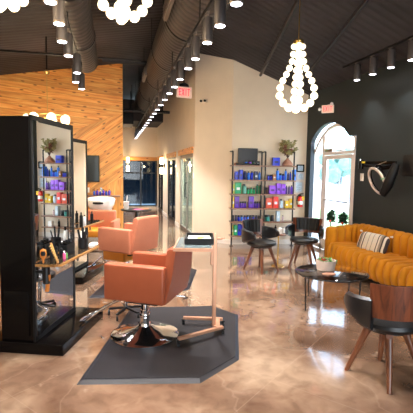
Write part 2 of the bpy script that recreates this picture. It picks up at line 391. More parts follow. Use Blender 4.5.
# corridor wall with three door openings
doors = [(9.29, 11.20), (11.90, 13.78), (14.95, 16.62)]
ys = [C1[1]] + [v for d in doors for v in d] + [17.0]
mb = MB()
for a, b in zip(ys[::2], ys[1::2]): mb.box((1.91, (a+b)/2, 1.015), (.12, b-a, 2.03))
mb.slab([(1.85, C1[1], 2.03), (1.85, 17, 2.03), (1.85, 17, roof(1.85)), (1.85, C1[1], roof(1.85))], (.12, 0, 0))
struct(mb, 'wall_right_corridor', M['beige'], 0)
for k, (a, b) in enumerate(zip(ys[::2], ys[1::2])):
    struct(MB().box((1.843, (a+b)/2, .05), (.014, b-a, .1)), 'baseboard_corridor_%d' % (k+1), M['base'], 0)
for k, (a, b) in enumerate(doors):
    struct(MB().box((1.832, (a+b)/2, 2.1), (.036, b-a+.1, .15), bev=.004), 'trim_%d' % (k+1), M['pine_trim'], 0)
    t = bpy.data.objects.new('door_%d' % (k+1), None); COL.objects.link(t); t['kind'] = 'structure'; t.location = (1.91, a, 0)
    w = b-a
    f = MB()
    for y in (.03, w*.5, w-.03): f.box((0, y, 1.01), (.07, .06, 2.02))
    f.box((0, w/2, 1.985), (.07, w, .09)); f.box((0, w/2, .05), (.07, w, .1)); f.build('door_frame', M['black_metal'] if k else M['track_grey'], t, 0)
    MB().box((0, w*.25, 1.02), (.012, w/2-.06, 1.86)).build('glass_pane', M['glass_blue'] if k == 0 else M['glass_dark'], t, 0)
    MB().box((0, w*.75, 1.02), (.012, w/2-.06, 1.86)).build('glass_pane', M['glass_blue'] if k == 0 else M['glass_dark'], t, 0)
    h = MB()
    y = w*.42
    h.tube([(-.04, y, .92), (-.1, y, .95), (-.1, y, 1.28), (-.04, y, 1.31)], .014); h.build('door_handle', M['black_metal'], t)
    MB().box((-.06, w*.3, 1.88), (.06, .35, .07), bev=.01).build('door_closer', M['black_metal'], t)
# rooms behind the corridor doors
struct(MB().box((3.1, 17.2-.1, 1.4), (2.4, .1, 2.8)), 'wall_side_room_end', M['beige'], 0)
struct(MB().box((4.15, 12.7, 1.4), (.1, 8.7, 2.8)), 'wall_side_room', mat('pale_teal_paint', rgb(176, 204, 200), .7), 0)
struct(MB().box((3.05, 13.2, 2.85), (2.15, 7.6, .1)), 'ceiling_side_room', M['base'], 0)
# end wall of the corridor: dark glazed front with a pine header
EW = 17.0
mb = MB(); mb.box((-3.0, EW+.06, 2.0), (5.2, .12, 4)); mb.box((1.05, EW+.06, 2.75), (1.7, .12, 1.4)); mb.box((1.05, EW+.06, .06), (1.7, .12, .12))
struct(mb, 'wall_end', M['beige'], 0)
struct(MB().box((.75, EW-.02, 2.09), (2.2, .04, .15)), 'trim_4', M['pine_trimx'], 0)
t = bpy.data.objects.new('window_1', None); COL.objects.link(t); t['kind'] = 'structure'; t.location = (.72, EW+.03, 0)
f = MB()
for x in (-.9, -.3, .45, 1.1): f.box((x, 0, 1.05), (.06, .06, 1.95))
for z in (.12, 2.0, 1.5): f.box((.1, 0, z), (2.0, .06, .05))
f.build('window_frame', M['black_metal'], t, 0)
MB().box((.1, 0, 1.05), (1.96, .012, 1.9)).build('glass_pane', M['glass_dark'], t, 0)
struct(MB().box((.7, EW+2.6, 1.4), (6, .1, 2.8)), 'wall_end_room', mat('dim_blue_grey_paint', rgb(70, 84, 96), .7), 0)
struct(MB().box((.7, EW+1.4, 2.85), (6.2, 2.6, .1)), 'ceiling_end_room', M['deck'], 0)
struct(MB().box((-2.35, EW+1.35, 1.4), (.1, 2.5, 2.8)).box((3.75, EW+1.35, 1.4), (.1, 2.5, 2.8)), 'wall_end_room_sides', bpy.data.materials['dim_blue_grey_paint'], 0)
# dark bulkhead above the far end of the corridor
struct(MB().box((.2, EW-1.0, 3.78), (4.2, 2.0, .76)), 'ceiling_bulkhead', M['deck'], 0)

# pine wall
PY, PX0, PX1 = 10.8, -3.4, .28
l1 = lambda x: 2.605 + .402*(x+.911); l2 = lambda x: .962 + .548*(x+.563)
mb = MB(); bm = mb.bm
def face(pts, mi, y=PY):
    f = bm.faces.new([bm.verts.new((x, y, z)) for x, z in pts]); f.material_index = mi
top = lambda x: 4.04 + .17*(x+2.13)
face([(PX0, l1(PX0)), (PX1, l1(PX1)), (PX1, top(PX1)), (PX0, top(PX0))], 0)
xk = -.563 - .962/.548
face([(PX0, 0), (xk, 0), (PX1, l2(PX1)), (PX1, l1(PX1)), (PX0, l1(PX0))], 1)
face([(xk, 0), (PX1, 0), (PX1, l2(PX1))], 2)
for (a, b) in (((PX0, 0), (PX1, 0)), ((PX1, 0), (PX1, top(PX1))), ((PX1, top(PX1)), (PX0, top(PX0)))):
    f = bm.faces.new([bm.verts.new(v) for v in ((a[0], PY, a[1]), (b[0], PY, b[1]), (b[0], PY+.14, b[1]), (a[0], PY+.14, a[1]))]); f.material_index = 2
f = bm.faces.new([bm.verts.new(v) for v in ((PX0, PY+.14, 0), (PX1, PY+.14, 0), (PX1, PY+.14, top(PX1)), (PX0, PY+.14, top(PX0)))]); f.material_index = 0
struct(mb, 'wall_pine', [M['pine_top'], M['pine_mid'], M['pine_low']], 0)
struct(MB().box((-3.45, 6.5, 2.3), (.1, 23, 4.6)), 'wall_left', M['beige'], 0)

# dark wall with the arched opening (outline measured in the wall's plane)
arch = [(8.0, 2.27), (7.95, 2.34), (7.82, 2.45), (7.66, 2.54), (7.45, 2.6), (7.25, 2.615), (7.05, 2.585), (6.88, 2.53), (6.74, 2.45), (6.6, 2.33), (6.55, 2.29), (6.33, 2.29)]
Yn, Yf = 6.33, 8.0
mb = MB()
mb.slab([(XW, -2.4, 0), (XW, Yn, 0), (XW, Yn, 3.32), (XW, -2.4, 3.32)], (.09, 0, 0))
for (a, b) in zip(arch[:-1], arch[1:]):
    mb.slab([(XW, a[0], a[1]), (XW, b[0], b[1]), (XW, b[0], 3.32), (XW, a[0], 3.32)], (.09, 0, 0))
mb.slab([(XW, Yf, 0), (XW, 8.6, 0), (XW, 8.6, 3.32), (XW, Yf, 3.32)], (.09, 0, 0))
bmesh.ops.remove_doubles(mb.bm, verts=mb.bm.verts, dist=.0005)
struct(mb, 'wall_right', M['dark_wall'], 0)
# dark inner lining of the arch in glossy blue-black
mb = MB()
pa = [(8.0, 0)]+arch+[(6.33, 0)]
for (a, b) in zip(pa[:-1], pa[1:]):
    dy, dz = b[0]-a[0], b[1]-a[1]; l = math.hypot(dy, dz); nrm = (0, -dz/l*.0, 0)
    cy, cz = 7.2, 1.2
    ia = (a[0]+(cy-a[0])*.012, a[1]+(cz-a[1])*.012*(a[1] > 0)); ib = (b[0]+(cy-b[0])*.012, b[1]+(cz-b[1])*.012*(b[1] > 0))
    mb.slab([(XW-.005, a[0], a[1]), (XW-.005, b[0], b[1]), (XW-.005, ib[0], ib[1]), (XW-.005, ia[0], ia[1])], (.095, 0, 0))
struct(mb, 'trim_5', mat('blue_black_gloss', rgb(34, 46, 60), .55), 0)

# storefront door with sidelight in the arch
XD = 4.33
t = bpy.data.objects.new('door_4', None); COL.objects.link(t); t['kind'] = 'structure'; t.location = (XD, 0, 0)
alum = mat('pale_door_frame', rgb(240, 230, 226), .4)
fa = [(8.12, 0), (8.12, 1.8), (8.02, 2.0), (7.88, 2.2), (7.7, 2.36), (7.45, 2.5), (7.2, 2.55), (7.0, 2.53), (6.8, 2.46), (6.62, 2.34), (6.5, 2.25), (6.5, 0)]
f = MB()
for (a, b) in zip(fa[:-1], fa[1:]): f.bar((0, a[0], a[1]), (0, b[0], b[1]), .06, .09, up=(1, 0, 0))
f.box((0, 7.64, 1.16), (.06, .08, 2.4))                      # mullion between sidelight and door
f.box((0, 7.05, 2.0), (.07, 1.12, .06))                      # transom bar
f.box((0, 7.6, .06), (.06, 1.1, .1))
f.box((0, 7.02, 2.28), (.03, .03, .48)); f.build('door_frame', alum, t, 0)
d = MB()
for y in (6.6, 7.55): d.box((0, y, .98), (.05, .075, 1.94))
d.box((0, 7.07, 1.92), (.05, .9, .08)); d.box((0, 7.07, .12), (.05, .9, .22)); d.build('door_leaf', alum, t, 0)
g = MB()
g.slab([(0, y, z) for y, z in fa], (.006, 0, 0)); g.build('glass_pane', M['glass'], t, 0)
MB().tube([(-.03, 6.66, 1.06), (-.08, 6.7, 1.06), (-.08, 7.45, 1.06), (-.03, 7.5, 1.06)], .014).build('push_bar', M['chrome'], t)
MB().box((-.06, 7.35, 2.06), (.06, .3, .06)).bar((-.07, 7.2, 2.06), (-.05, 6.85, 2.03), .02).build('door_closer', M['chrome'], t, 0)
# outside
out = struct(MB().box((14, 6.5, -.13), (19.1, 60, .1)), 'ground', M['asphalt'], 0)
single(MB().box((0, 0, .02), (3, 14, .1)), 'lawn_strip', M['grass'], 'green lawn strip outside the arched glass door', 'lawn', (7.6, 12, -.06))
def window_building(loc, d, label):
    t = thing('building', label, 'building', loc)
    MB().box((0, 0, d[2]/2), d).build('wall', M['ext'], t, 0)
    MB().box((0, 0, d[2]+.1), (d[0]+.3, d[1]+.3, .2)).build('roof', M['base'], t, 0)
    for y in (-d[1]*.3, 0, d[1]*.3): MB().box((-d[0]/2-.02, y, d[2]*.45), (.04, 1.3, 1.4)).build('window', M['glass_dark'], t, 0)
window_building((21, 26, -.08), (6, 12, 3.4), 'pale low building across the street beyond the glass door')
def tree(loc, h, r, label):
    t = thing('tree', label, 'tree', loc, 0, 'trees outside the door')
    MB().cyl((0, 0, 0), (.05, 0, h*.55), .07, .05).build('trunk', mat('pale_bark', rgb(170, 165, 160), .9), t)
    m = MB()
    for k in range(26):
        a, e = random.uniform(0, 2*PI), random.uniform(-.9, 1.4); q = r*random.uniform(.4, 1)
        m.sph((math.cos(a)*math.cos(e)*q, math.sin(a)*math.cos(e)*q, h*.62+math.sin(e)*q), r*random.uniform(.2, .42), 8)
    m.build('crown', M['tree'], t)
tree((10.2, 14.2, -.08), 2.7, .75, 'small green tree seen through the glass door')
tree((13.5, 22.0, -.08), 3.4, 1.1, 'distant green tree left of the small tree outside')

# back of the room (behind the camera): unseen wall, its openings put in to admit daylight
mb = MB(); mb.box((.4, -4.95, 3.55), (7.8, .1, 2.1)); mb.box((.4, -4.95, .35), (7.8, .1, .7)); mb.box((-2.2, -4.95, 1.7), (2.6, .1, 3.2))
for x in (-1.0, .7, 2.4, 4.1): mb.box((x, -4.95, 1.7), (.3, .1, 3.2))
struct(mb, 'wall_front', M['beige'], 0)
struct(MB().box((XW+.045, -3.65, 1.66), (.09, 2.6, 3.32)), 'wall_right_front', M['dark_wall'], 0)

# roof: two slopes
mb = MB()
mb.slab([(1.25, -5, roof(1.25)), (XW+.4, -5, roof(XW)-.16), (XW+.4, 17.2, roof(XW)-.16), (1.25, 17.2, roof(1.25))], (0, 0, .15))
mb.slab([(-3.5, -5, roof(-3.5)), (1.25, -5, roof(1.25)), (1.25, 17.2, roof(1.25)), (-3.5, 17.2, roof(-3.5))], (0, 0, .15))
struct(mb, 'ceiling', M['deck'], 0)

# ------------------------------------------------------------ ceiling services
def duct(loc, l, r, label, grp=None, grille=True):
    t = thing('air_duct', label, 'duct', loc)
    m = MB(); m.cyl((0, 0, 0), (0, l, 0), r, n=40)
    m.build('duct_body', M['duct'], t)
    for k in range(int(l/1.8)+1):
        y = min(.15+1.8*k, l-.03)
        MB().cyl((0, y-.03, 0), (0, y+.03, 0), r+.012, n=40).build('joint_band', M['black_metal'], t)
        rf = roof(loc[0])-loc[2]
        MB().bar((-r-.01, y, 0), (-r-.01, y, rf), .012).build('hanger_rod', M['black_metal'], t)
    if grille:
        g = MB(); 
        for y in (3.2, 7.2):
            g = MB(); g.box((-r*.93-.03, y, -.08), (.05, .75, .2), bev=.006)
            for q in range(5): g.box((-r*.93-.06, y, -.15+q*.035), (.02, .7, .006))
            g.build('air_grille', M['track_grey'], t, 0)
    return t
duct((1.12, 2.2, 3.86), 11.5, .38, 'large dark spiral duct running along the ceiling above the centre track')
duct((-.46, 4.5, 3.6), 3.4, .22, 'smaller dark round duct ending above the left spotlights', grille=False)
for k, (a, b, r) in enumerate([((-3.3, 8.0, 3.7), (.55, 8.0, 3.7), .02), ((1.5, 1.0, 4.1), (3.0, 8.0, 3.6), .03), ((2.2, 1, 3.95), (3.75, 7.9, 3.35), .025), ((-.2, 9.5, 4.05), (1.8, 9.5, 4.05), .05), ((0.3, 13.2, 3.5), (1.84, 13.2, 3.5), .05)]):
    lab = ['thin dark conduit crossing the left ceiling in front of the pine wall', 'dark pipe slanting across the ceiling beside the bead chandelier', 'second dark pipe slanting toward the dark wall corner', 'dark pipe crossing above the big spiral duct', 'far dark pipe crossing the corridor ceiling'][k]
    single(MB().cyl(a, b, r, n=12), 'ceiling_pipe', M['black_metal'], lab, 'pipe')
ah = thing('air_handler', 'dark boxy air handler at the far end of the corridor ceiling', 'air handler', (.35, 14.2, 3.35))
MB().box((0, 0, 0), (.7, 1.2, .45), bev=.02).build('housing', M['black_matte'], ah)
for x in (-.3, .3):
    for y in (-.5, .5): MB().cyl((x, y, .2), (x, y, roof(.35+x)-3.35), .012, n=8).build('hanger_rod', M['black_metal'], ah)
single(MB().box((0, 0, 0), (.12, 18, .16), bev=.01), 'ceiling_beam', M['black_metal'], 'dark beam along the roof ridge', 'beam', (1.25, 7.5, roof(1.25)-.085))

# ------------------------------------------------------------ track lighting
def spot_light(loc, en, col, size=100, blend=.6, rot=(0, 0, 0)):
    l = bpy.data.lights.new('spot_beam', 'SPOT'); l.energy = en; l.color = col; l.spot_size = R(size); l.spot_blend = blend; l.shadow_soft_size = .05
    o = bpy.data.objects.new('spot_beam', l); COL.objects.link(o); o.location = loc; o.rotation_euler = rot; return o
def make_spot():
    t = thing('track_spotlight', '', 'spotlight')
    m = MB(); m.lathe([(.045, 0), (.05, .0), (.052, .01), (.052, .235), (.046, .245), (.02, .245)], n=20); m.build('can', mat('dark_silver_can', rgb(96, 90, 90), .35, .5), t)
    MB().lathe([(.044, -.003), (.046, .004), (.04, .012)], n=20).build('lens', M['lamp'], t)
    MB().cyl((0, .04, .18), (0, .04, .29), .012).box((0, .03, .295), (.03, .09, .03)).build('swivel_bracket', M['track_grey'], t)
    MB().lathe([(.0525, .0), (.0545, .003), (.0545, .02), (.0525, .024)], n=20).build('trim_ring', M['track_grey'], t)
    return t
SP = make_spot(); used = False
def put_spots(ys_, x, z, grp, nm, xs=None, en=22, col=(1, .96, .95), lit=lambda k: True):
    global used
    n = len(ys_)
    for k, y in enumerate(ys_):
        xx = xs[k] if xs else x
        o = SP if not used else dup(SP); used = True
        o.location = (xx, y, z); o['group'] = grp
        o['label'] = 'black can spotlight on the %s, %s from the front' % (nm, ORD[k] if k < len(ORD) else 'last')
        if lit(k): spot_light((xx, y, z-.02), en, col)
cy = [2.6, 3.1, 3.59, 4.08, 4.69, 5.14, 5.77, 6.3, 6.85, 7.47, 8.07]
cy += [8.7+.62*k for k in range(14)]
put_spots(cy, .95, 2.9, 'spotlights on the centre track', 'long centre track', en=120, lit=lambda k: k % 2 == 0 and k < 23)
put_spots([3.0, 3.45, 3.93, 4.45, 4.97, 5.79, 6.4, 6.9], -.48, 2.9, 'spotlights on the left track', 'short left track', xs=[-.46, -.46, -.455, -.49, -.48, -.45, -.52, -.47], en=60, lit=lambda k: k % 2 == 0)
put_spots([3.9, 4.3, 4.72, 5.13, 5.54, 5.95], 3.9, 3.14-.02, 'spotlights on the dark wall track', 'track beside the dark wall', en=18, lit=lambda k: k % 2 == 1)
def track(x, y0, y1, z, label):
    t = thing('light_track', label, 'light track', (x, y0, z))
    MB().box((0, (y1-y0)/2, 0), (.04, y1-y0, .035)).build('rail', M['black_metal'], t, 0)
    n = int((y1-y0)/2.4)+1
    for k in range(n+1):
        y = .1+(y1-y0-.2)*k/n
        MB().cyl((0, y, .01), (0, y, (.27 if abs(x-.95) < .2 else .165 if x < 0 and y+y0 > 4.5 and y+y0 < 7.9 else roof(x)-z-.01)), .008, n=8).build('drop_rod', M['black_metal'], t)
track(.95, 2.3, 17.0, 3.225, 'long black light track down the centre of the ceiling')
track(-.48, 2.7, 7.2, 3.225, 'short black light track above the mirror stations')
track(3.9, 3.6, 6.35, 3.445-.02, 'black light track along the dark wall')

# ------------------------------------------------------------ bead chandeliers
def bead_chandelier(loc, drop, label, en):
    t = thing('bead_chandelier', label, 'chandelier', loc, -math.atan2(loc[0], loc[1]), 'bead chandeliers')
    prof = [(.035, .79), (.04, .70), (.052, .615), (.08, .535), (.115, .46), (.155, .385), (.185, .30), (.19, .205), (.145, .12), (.078, .062)]
    br = [.034, .036, .036, .038, .038, .04, .043, .046, .046, .046]
    for a in range(4):
        an = a*PI/2 + .16
        m = MB()
        for (r, z), b in zip(prof, br): m.sph((math.cos(an)*(r+.02), math.sin(an)*(r+.02), z), b, 14)
        m.build('bead_strand', M['globe'], t)
    MB().sph((0, 0, .047), .047, 14).build('bottom_bead', M['globe'], t)
    MB().lathe([(.02, .81), (.06, .815), (.065, .85), (.045, .87), (.012, .88)]).build('canopy', M['brass'], t)
    MB().cyl((0, 0, .87), (0, 0, drop), .006, n=8).build('stem', M['brass'], t)
    l = bpy.data.lights.new('chandelier_glow', 'POINT'); l.energy = en; l.color = (1, .78, .5); l.shadow_soft_size = .12
    o = bpy.data.objects.new('chandelier_glow', l); COL.objects.link(o); o.location = (loc[0], loc[1], loc[2]-.12)
bead_chandelier((2.21, 4.62, 2.335), roof(2.21)-2.335, 'glowing bead chandelier hanging above the coffee table', 26)
bead_chandelier((.1, 3.62, 2.86), roof(.1)-2.86, 'glowing bead chandelier cut by the top edge, beside the left spotlights', 26)
bead_chandelier((-.86, 3.62, 2.86), roof(-.86)-2.86, 'glowing bead chandelier cut by the top left corner', 20)
t = thing('globe_pendant', 'pendant with glowing globes hanging before the pine wall above the mirrors', 'pendant lamp', (-1.2, 8.3, 0))
MB().cyl((0, 0, 3.42), (0, 0, roof(-1.2)), .014, n=8).build('rod', M['black_metal'], t)
MB().lathe([(.05, 3.4), (.06, 3.45), (.02, 3.48)]).cyl((0, 0, 2.62), (0, 0, 3.4), .006, n=8).build('stem', M['brass'], t)
mm = MB(); ring = [(math.cos(a)*.36, math.sin(a)*.36, 2.62) for a in [2*PI*k/32 for k in range(32)]]; mm.tube(ring, .008, 8, True)
for k in range(3): a = k*2*PI/3; mm.bar((0, 0, 2.66), (math.cos(a)*.36, math.sin(a)*.36, 2.62), .01)
mm.build('ring', M['brass'], t)
for k in range(7):
    a = .55+k*2*PI/7; MB().sph((math.cos(a)*.36, math.sin(a)*.36, 2.56), .085).build('globe', M['globe'], t)
l = bpy.data.lights.new('pendant_glow', 'POINT'); l.energy = 55; l.color = (1, .78, .5); l.shadow_soft_size = .3
o = bpy.data.objects.new('pendant_glow', l); COL.objects.link(o); o.location = (-1.12, 8.3, 2.3)
# wall sconces in the corridor
def sconce(loc, rz, label):
    t = thing('wall_sconce', label, 'wall lamp', loc, rz, 'corridor wall sconces')
    MB().box((-.015, 0, 0), (.03, .12, .16), bev=.005).bar((-.02, 0, 0), (-.12, 0, 0), .025).build('bracket', M['black_metal'], t)
    for s in (-1, 1): MB().lathe([(.055, .06*s), (.062, .07*s), (.062, .28*s), (.055, .29*s)]).build('glass_shade', M['sconce'], t).location = (-.12, 0, 0)
    l = bpy.data.lights.new('sconce_glow', 'POINT'); l.energy = 10; l.color = (1, .75, .45); l.shadow_soft_size = .05
    o = bpy.data.objects.new('sconce_glow', l); COL.objects.link(o)
    o.location = Vector(loc)+Matrix.Rotation(rz, 3, 'Z') @ Vector((-.32, 0, 0))
sconce((1.85, 14.4, 1.78), 0, 'lit two-glass sconce between the corridor glass doors')
sconce((.63, EW-.1, 1.85), PI/2, 'lit two-glass sconce at the far end left of the dark window')

# exit signs
def exit_sign(loc, rz, label):
    t = thing('exit_sign', label, 'exit sign', loc, rz, 'exit signs')
    MB().box((0, 0, 0), (.32, .05, .21), bev=.006).build('housing', M['exit_face'], t)
    th, H, y = .018, .135, -.029
    x0 = -.115; W = .045
    for i, ch in enumerate('EXIT'):
        m = MB(); x = x0+i*.062; z0, z1 = -H/2, H/2
        def sg(ax, az, bx, bz):
            m.bar((ax, y, az), (bx, y, bz), .008, th, up=(0, 1, 0))
        if ch == 'E': sg(x+.009, z0, x+.009, z1); [sg(x, z, x+W, z) for z in (z0+.009, 0, z1-.009)]
        if ch == 'X': sg(x, z0, x+W, z1); sg(x+W, z0, x, z1)
        if ch == 'I': sg(x+W/2, z0, x+W/2, z1)
        if ch == 'T': sg(x+W/2-.005, z0, x+W/2-.005, z1); sg(x-.012, z1-.009, x+W+.002, z1-.009)
        m.build('letter_%s' % ch.lower(), M['exit_red'], t, 0)
    return t
e1 = exit_sign((1.38, 7.9, 3.14), R(12), 'lit red EXIT sign hanging before the beige corridor wall')
MB().cyl((0, 0, .1), (0, 0, .16), .012).lathe([(.1, .1), (.09, .15), (.03, .18)], (0, 0, .0)).build('mounting_dome', M['black_matte'], e1)
MB().cyl((0, 0, .16), (0, 0, .43), .012).build('drop_rod', M['black_metal'], e1)
e2 = exit_sign((XW-.12, 7.15, 2.84), R(-38), 'lit red EXIT sign above the arched door on the dark wall')
e2.scale = (.72, .72, .72)
MB().cyl((-.2, 0, .0), (-.16, 0, .0), .03).sph((-.21, -.02, 0), .045, 12).sph((.1, -.02, .13), .045, 12).build('emergency_lamp_head', M['white'], e2)
MB().bar((0, 0, .1), (.08, 0.06, .12), .03).build('wall_bracket', M['white'], e2)
t = thing('emergency_light', 'small white emergency lamp unit on the wall right of the hanging EXIT sign', 'emergency light', (2.02, 8.915, 3.17), R(-44))
MB().box((0, -.02, 0), (.16, .04, .08), bev=.01).build('housing', M['exit_face'], t)
for s in (-.05, .05): MB().cyl((s, -.04, 0), (s, -.07, 0), .026).build('lamp_head', M['black_matte'], t)
# switch plates
def plate(loc, rz, label, n=1):
    t = thing('switch_plate', label, 'switch', loc, rz, 'wall switch plates')
    MB().box((-.006, 0, 0), (.012, .09*n, .13), bev=.004).build('plate', M['white'], t)
    for k in range(n): MB().box((-.014, (k-(n-1)/2)*.055, 0), (.01, .03, .06), bev=.002).build('rocker', M['cream'], t)
plate((XW, 6.12, 1.54), 0, 'pale square thermostat plate on the dark wall beside the arch')
plate((1.85, 9.17, 1.5), 0, 'white switch plate beside the nearest corridor door')
plate((1.85, 11.55, 1.5), 0, 'white switch plate between the first and second corridor doors')
plate((-.62, PY, 1.08), PI/2, 'white socket plate on the pine wall above the wash basin')

# television on the pine wall
t = thing('television', 'dark flat television on the pine wall behind the mirrors', 'television', (-.82, PY-.05, 1.63))
MB().box((0, -.02, 0), (1.0, .05, .68), bev=.008).build('bezel', M['black_matte'], t)
MB().box((0, -.048, 0), (.95, .006, .63)).build('screen', mat('dark_screen', rgb(44, 52, 56), .15), t, 0)
MB().box((0, .03, 0), (.3, .05, .3)).build('wall_mount', M['black_metal'], t, 0)

# ------------------------------------------------------------ mirror stations
UA = math.atan2(.944, .33)            # direction of the mirror faces
def station(loc, which):
    # local x runs along the mirror, local y away from the chair (into the tower)
    t = thing('mirror_station', 'glossy black styling station with tall mirror, ' + which, 'styling station', loc, UA, 'styling stations')
    MB().box((.475, .36, .05), (.95, .72, .1), bev=.006).build('plinth', M['black_gloss'], t)
    MB().box((.425, .42, 1.07), (.80, .3, 1.94), bev=.004).build('tower', M['black_gloss'], t)
    MB().box((.018, .42, .35), (.012, .22, .4), bev=.003).build('side_door', M['black_gloss'], t)
    f = MB(); x0, x1, z0, z1, y = .02, .83, .1, 2.05, .255
    for c, d in (((x0+.02, (z0+z1)/2), (.04, z1-z0)), ((x1-.015, (z0+z1)/2), (.03, z1-z0)), (((x0+x1)/2, z0+.025), (x1-x0, .05)), (((x0+x1)/2, z1-.025), (x1-x0, .05))):
        f.box((c[0], .266, c[1]), (d[0], .02, d[1]))
    fr_ = f.build('mirror_frame', M['black_matte'], t, 0)
    mr = MB().box((0, 0, 0), (.76, .006, 1.87)).build('mirror_glass', M['mirror'], fr_, 0); mr.location = (.43, .262, 1.075); mr.rotation_euler = (0, 0, R(MTURN))
    return t
MTURN = .6
st1 = station((-.42, 3.5, 0), 'nearest to the camera'); st2 = station((-.41, 5.72, 0), 'behind the nearest one, reflecting the beige wall')
def counter(loc, label):
    t = thing('station_counter', label, 'counter shelf', loc, UA, 'station counters')
    z = .8
    poly = [(.0, .235), (.0, .06), (.04, .02), (.91, .02), (.91, .235)]
    MB().prism([(x, y) for x, y in poly], z-.024, z-.004).build('edge_band', M['ctrwood'], t, 0)
    MB().prism([(x*.985+.005, y*.93+.015) for x, y in poly], z-.006, z+.002).build('top', M['ctrtop'], t, 0)
    for x in (.12, .84): MB().bar((x, .235, z-.035), (x, .06, z-.035), .03, .012).bar((x, .228, z-.03), (x, .228, z-.16), .03, .012).build('bracket', M['black_metal'], t, 0)
    return t
counter((-.42+.0, 3.5, 0), 'dark glossy counter shelf with golden wood edge on the nearest mirror station')
counter((-.41, 5.72, 0), 'dark counter shelf with golden wood edge on the second mirror station')

# things on the nearest counter, placed in station coordinates
ux, vx = Vector((.33, .944, 0)).normalized(), Vector((-.944, .33, 0)).normalized()
def onc(a, b, O=(-.42, 3.5)): p = Vector((O[0], O[1], 0))+ux*a+vx*b; return (p.x, p.y, .8025)
def bottle(loc, r, h, mb_, mc, label, pump=False, cat='bottle', grp='bottles on the near counter', name='bottle', cone=1.0):
    t = thing(name, label, cat, loc, 0, grp)
    MB().lathe([(r*.9, 0), (r, .004), (r, h*.68), (r*.8, h*.76), (r*.35*cone, h*.8), (r*.35*cone, h*.84)], n=16).build('body', mb_, t)
    if pump: MB().lathe([(r*.4, h*.84), (r*.4, h*.9), (.005, h*.92), (.005, h)], n=12).box((0, -r*.5, h), (.012, r*1.3, .01)).build('pump', mc, t)
    else: MB().lathe([(r*.42, h*.84), (r*.42, h), (r*.3, h)], n=12).build('cap', mc, t)
    return t
def comb():
    t = thing('curling_brush', 'orange and gold patterned brush handle leaning on the near counter', 'brush', onc(.06, .06), 0)
    MB().tube([(0, 0, .0), (-.04, .02, .1), (-.06, .03, .17)], [.010, .013, .009], 12).build('barrel', mat('amber_handle', rgb(212, 150, 84), .35), t)
    m = MB()
    for k in range(7): q = k/7; m.cyl((-.05*q*1.3-.004, .02*q*1.3, .018+.02*k), (-.05*q*1.3-.008, .02*q*1.3, .026+.02*k), .0135, n=12)
    m.build('gold_band', M['brass'], t)
comb()
t = thing('paddle_brush', 'amber oval paddle brush standing at the left end of the near counter', 'brush', onc(-.0+.02, .17), 0)
MB().lathe([(.004, .0), (.008, .01), (.008, .03), (.012, .04), (.024, .055), (.028, .085), (.022, .115), (.006, .125)], n=20, sy=.35).build('paddle', M['orange'], t)
MB().lathe([(.015, .065), (.02, .085), (.015, .105)], (0, -.007, 0), n=16, sy=.3).build('bristle_pad', M['black_matte'], t)
bottle(onc(.2, .07), .013, .07, M['pink'], M['white'], 'small pink and white bottle on the near counter front', True)
bottle(onc(.25, .08), .017, .06, M['leaf_l'], M['black_matte'], 'small green jar on the near counter', cone=2)
for k, (a, b, h, r) in enumerate([(.12, .15, .1, .012), (.165, .17, .12, .013), (.21, .15, .1, .013), (.255, .17, .13, .013), (.3, .15, .1, .014), (.345, .175, .12, .012)]):
    bottle(onc(a, b), r, h, M['black_matte'], M['black_gloss'], '%s black slim bottle from the left in the row against the near mirror' % ORD[k].capitalize(), k % 2 == 1)
t = thing('product_box', 'squat black product case against the near mirror', 'case', onc(.42, .15), UA)
MB().box((0, 0, .05), (.16, .08, .1), bev=.008).build('case_body', M['black_matte'], t); MB().box((0, 0, .108), (.165, .085, .014), bev=.004).build('lid', M['black_gloss'], t)
for k in range(3): MB().cyl((-.05+.05*k, 0, .11), (-.05+.05*k, 0, .135), .014).build('knob', M['black_matte'], t)
t = thing('brush_holder', 'black cup holding combs and brushes on the near counter', 'holder', onc(.72, .12), 0)
MB().lathe([(.042, 0), (.047, .005), (.05, .1), (.045, .1), (.042, .02)], n=24).build('cup', M['black_matte'], t)
for k, (dx, dy, l) in enumerate([(.02, .01, .21), (-.025, 0, .19), (.0, .025, .2), (.01, -.03, .18)]): MB().bar((dx*.5, dy*.5, .02), (dx*1.8, dy*1.8, l), .022, .006, bev=.002).build('comb', M['black_matte'], t)
t = thing('cosmetic_bottle', 'pale bottle with violet oval label beside the brush cup', 'bottle', onc(.83, .17), UA)
MB().box((0, 0, .08), (.05, .03, .16), bev=.008).build('body', M['white'], t); MB().lathe([(.016, 0), (.016, .002)], n=18).build('label', mat('violet', rgb(110, 90, 190), .5), t).matrix_local = Matrix.Translation((0, -.016, .1)) @ Matrix.Rotation(PI/2, 4, 'X'); MB().cyl((0, 0, .16), (0, 0, .2), .012).build('cap', M['black_matte'], t)
t = thing('card_stack', 'small white tray of business cards at the far end of the near counter', 'card tray', onc(.9, .08), UA)
MB().box((0, 0, .006), (.1, .07, .012)).build('tray', M['white'], t, 0); MB().box((0, 0, .018), (.085, .055, .012)).build('cards', M['paper'], t, 0)
for k, (a, h, m_) in enumerate([(.3, .18, 'black_matte'), (.42, .13, 'white'), (.7, .16, 'black_matte')]):
    bottle(onc(a, .14, (-.41, 5.72)), .025, h, M[m_], M['black_gloss'], ['tall black bottle on the second station counter', 'white bottle on the second station counter', 'shorter black bottle toward the far end of the second counter'][k], grp='bottles on the second counter')
# holster under the near counter
t = thing('dryer_holster', 'black hair dryer holster with amber grip under the near counter', 'dryer holder', onc(.05, .16), UA); t.location.z = .0
MB().cyl((0, 0, .62), (0, 0, .765), .03).bar((0, .0, .72), (0, .1, .72), .02).build('holster', M['black_metal'], t)
MB().tube([(0, 0, .55), (.0, -.01, .62), (0, -.02, .7)], .018).build('grip', M['orange'], t)

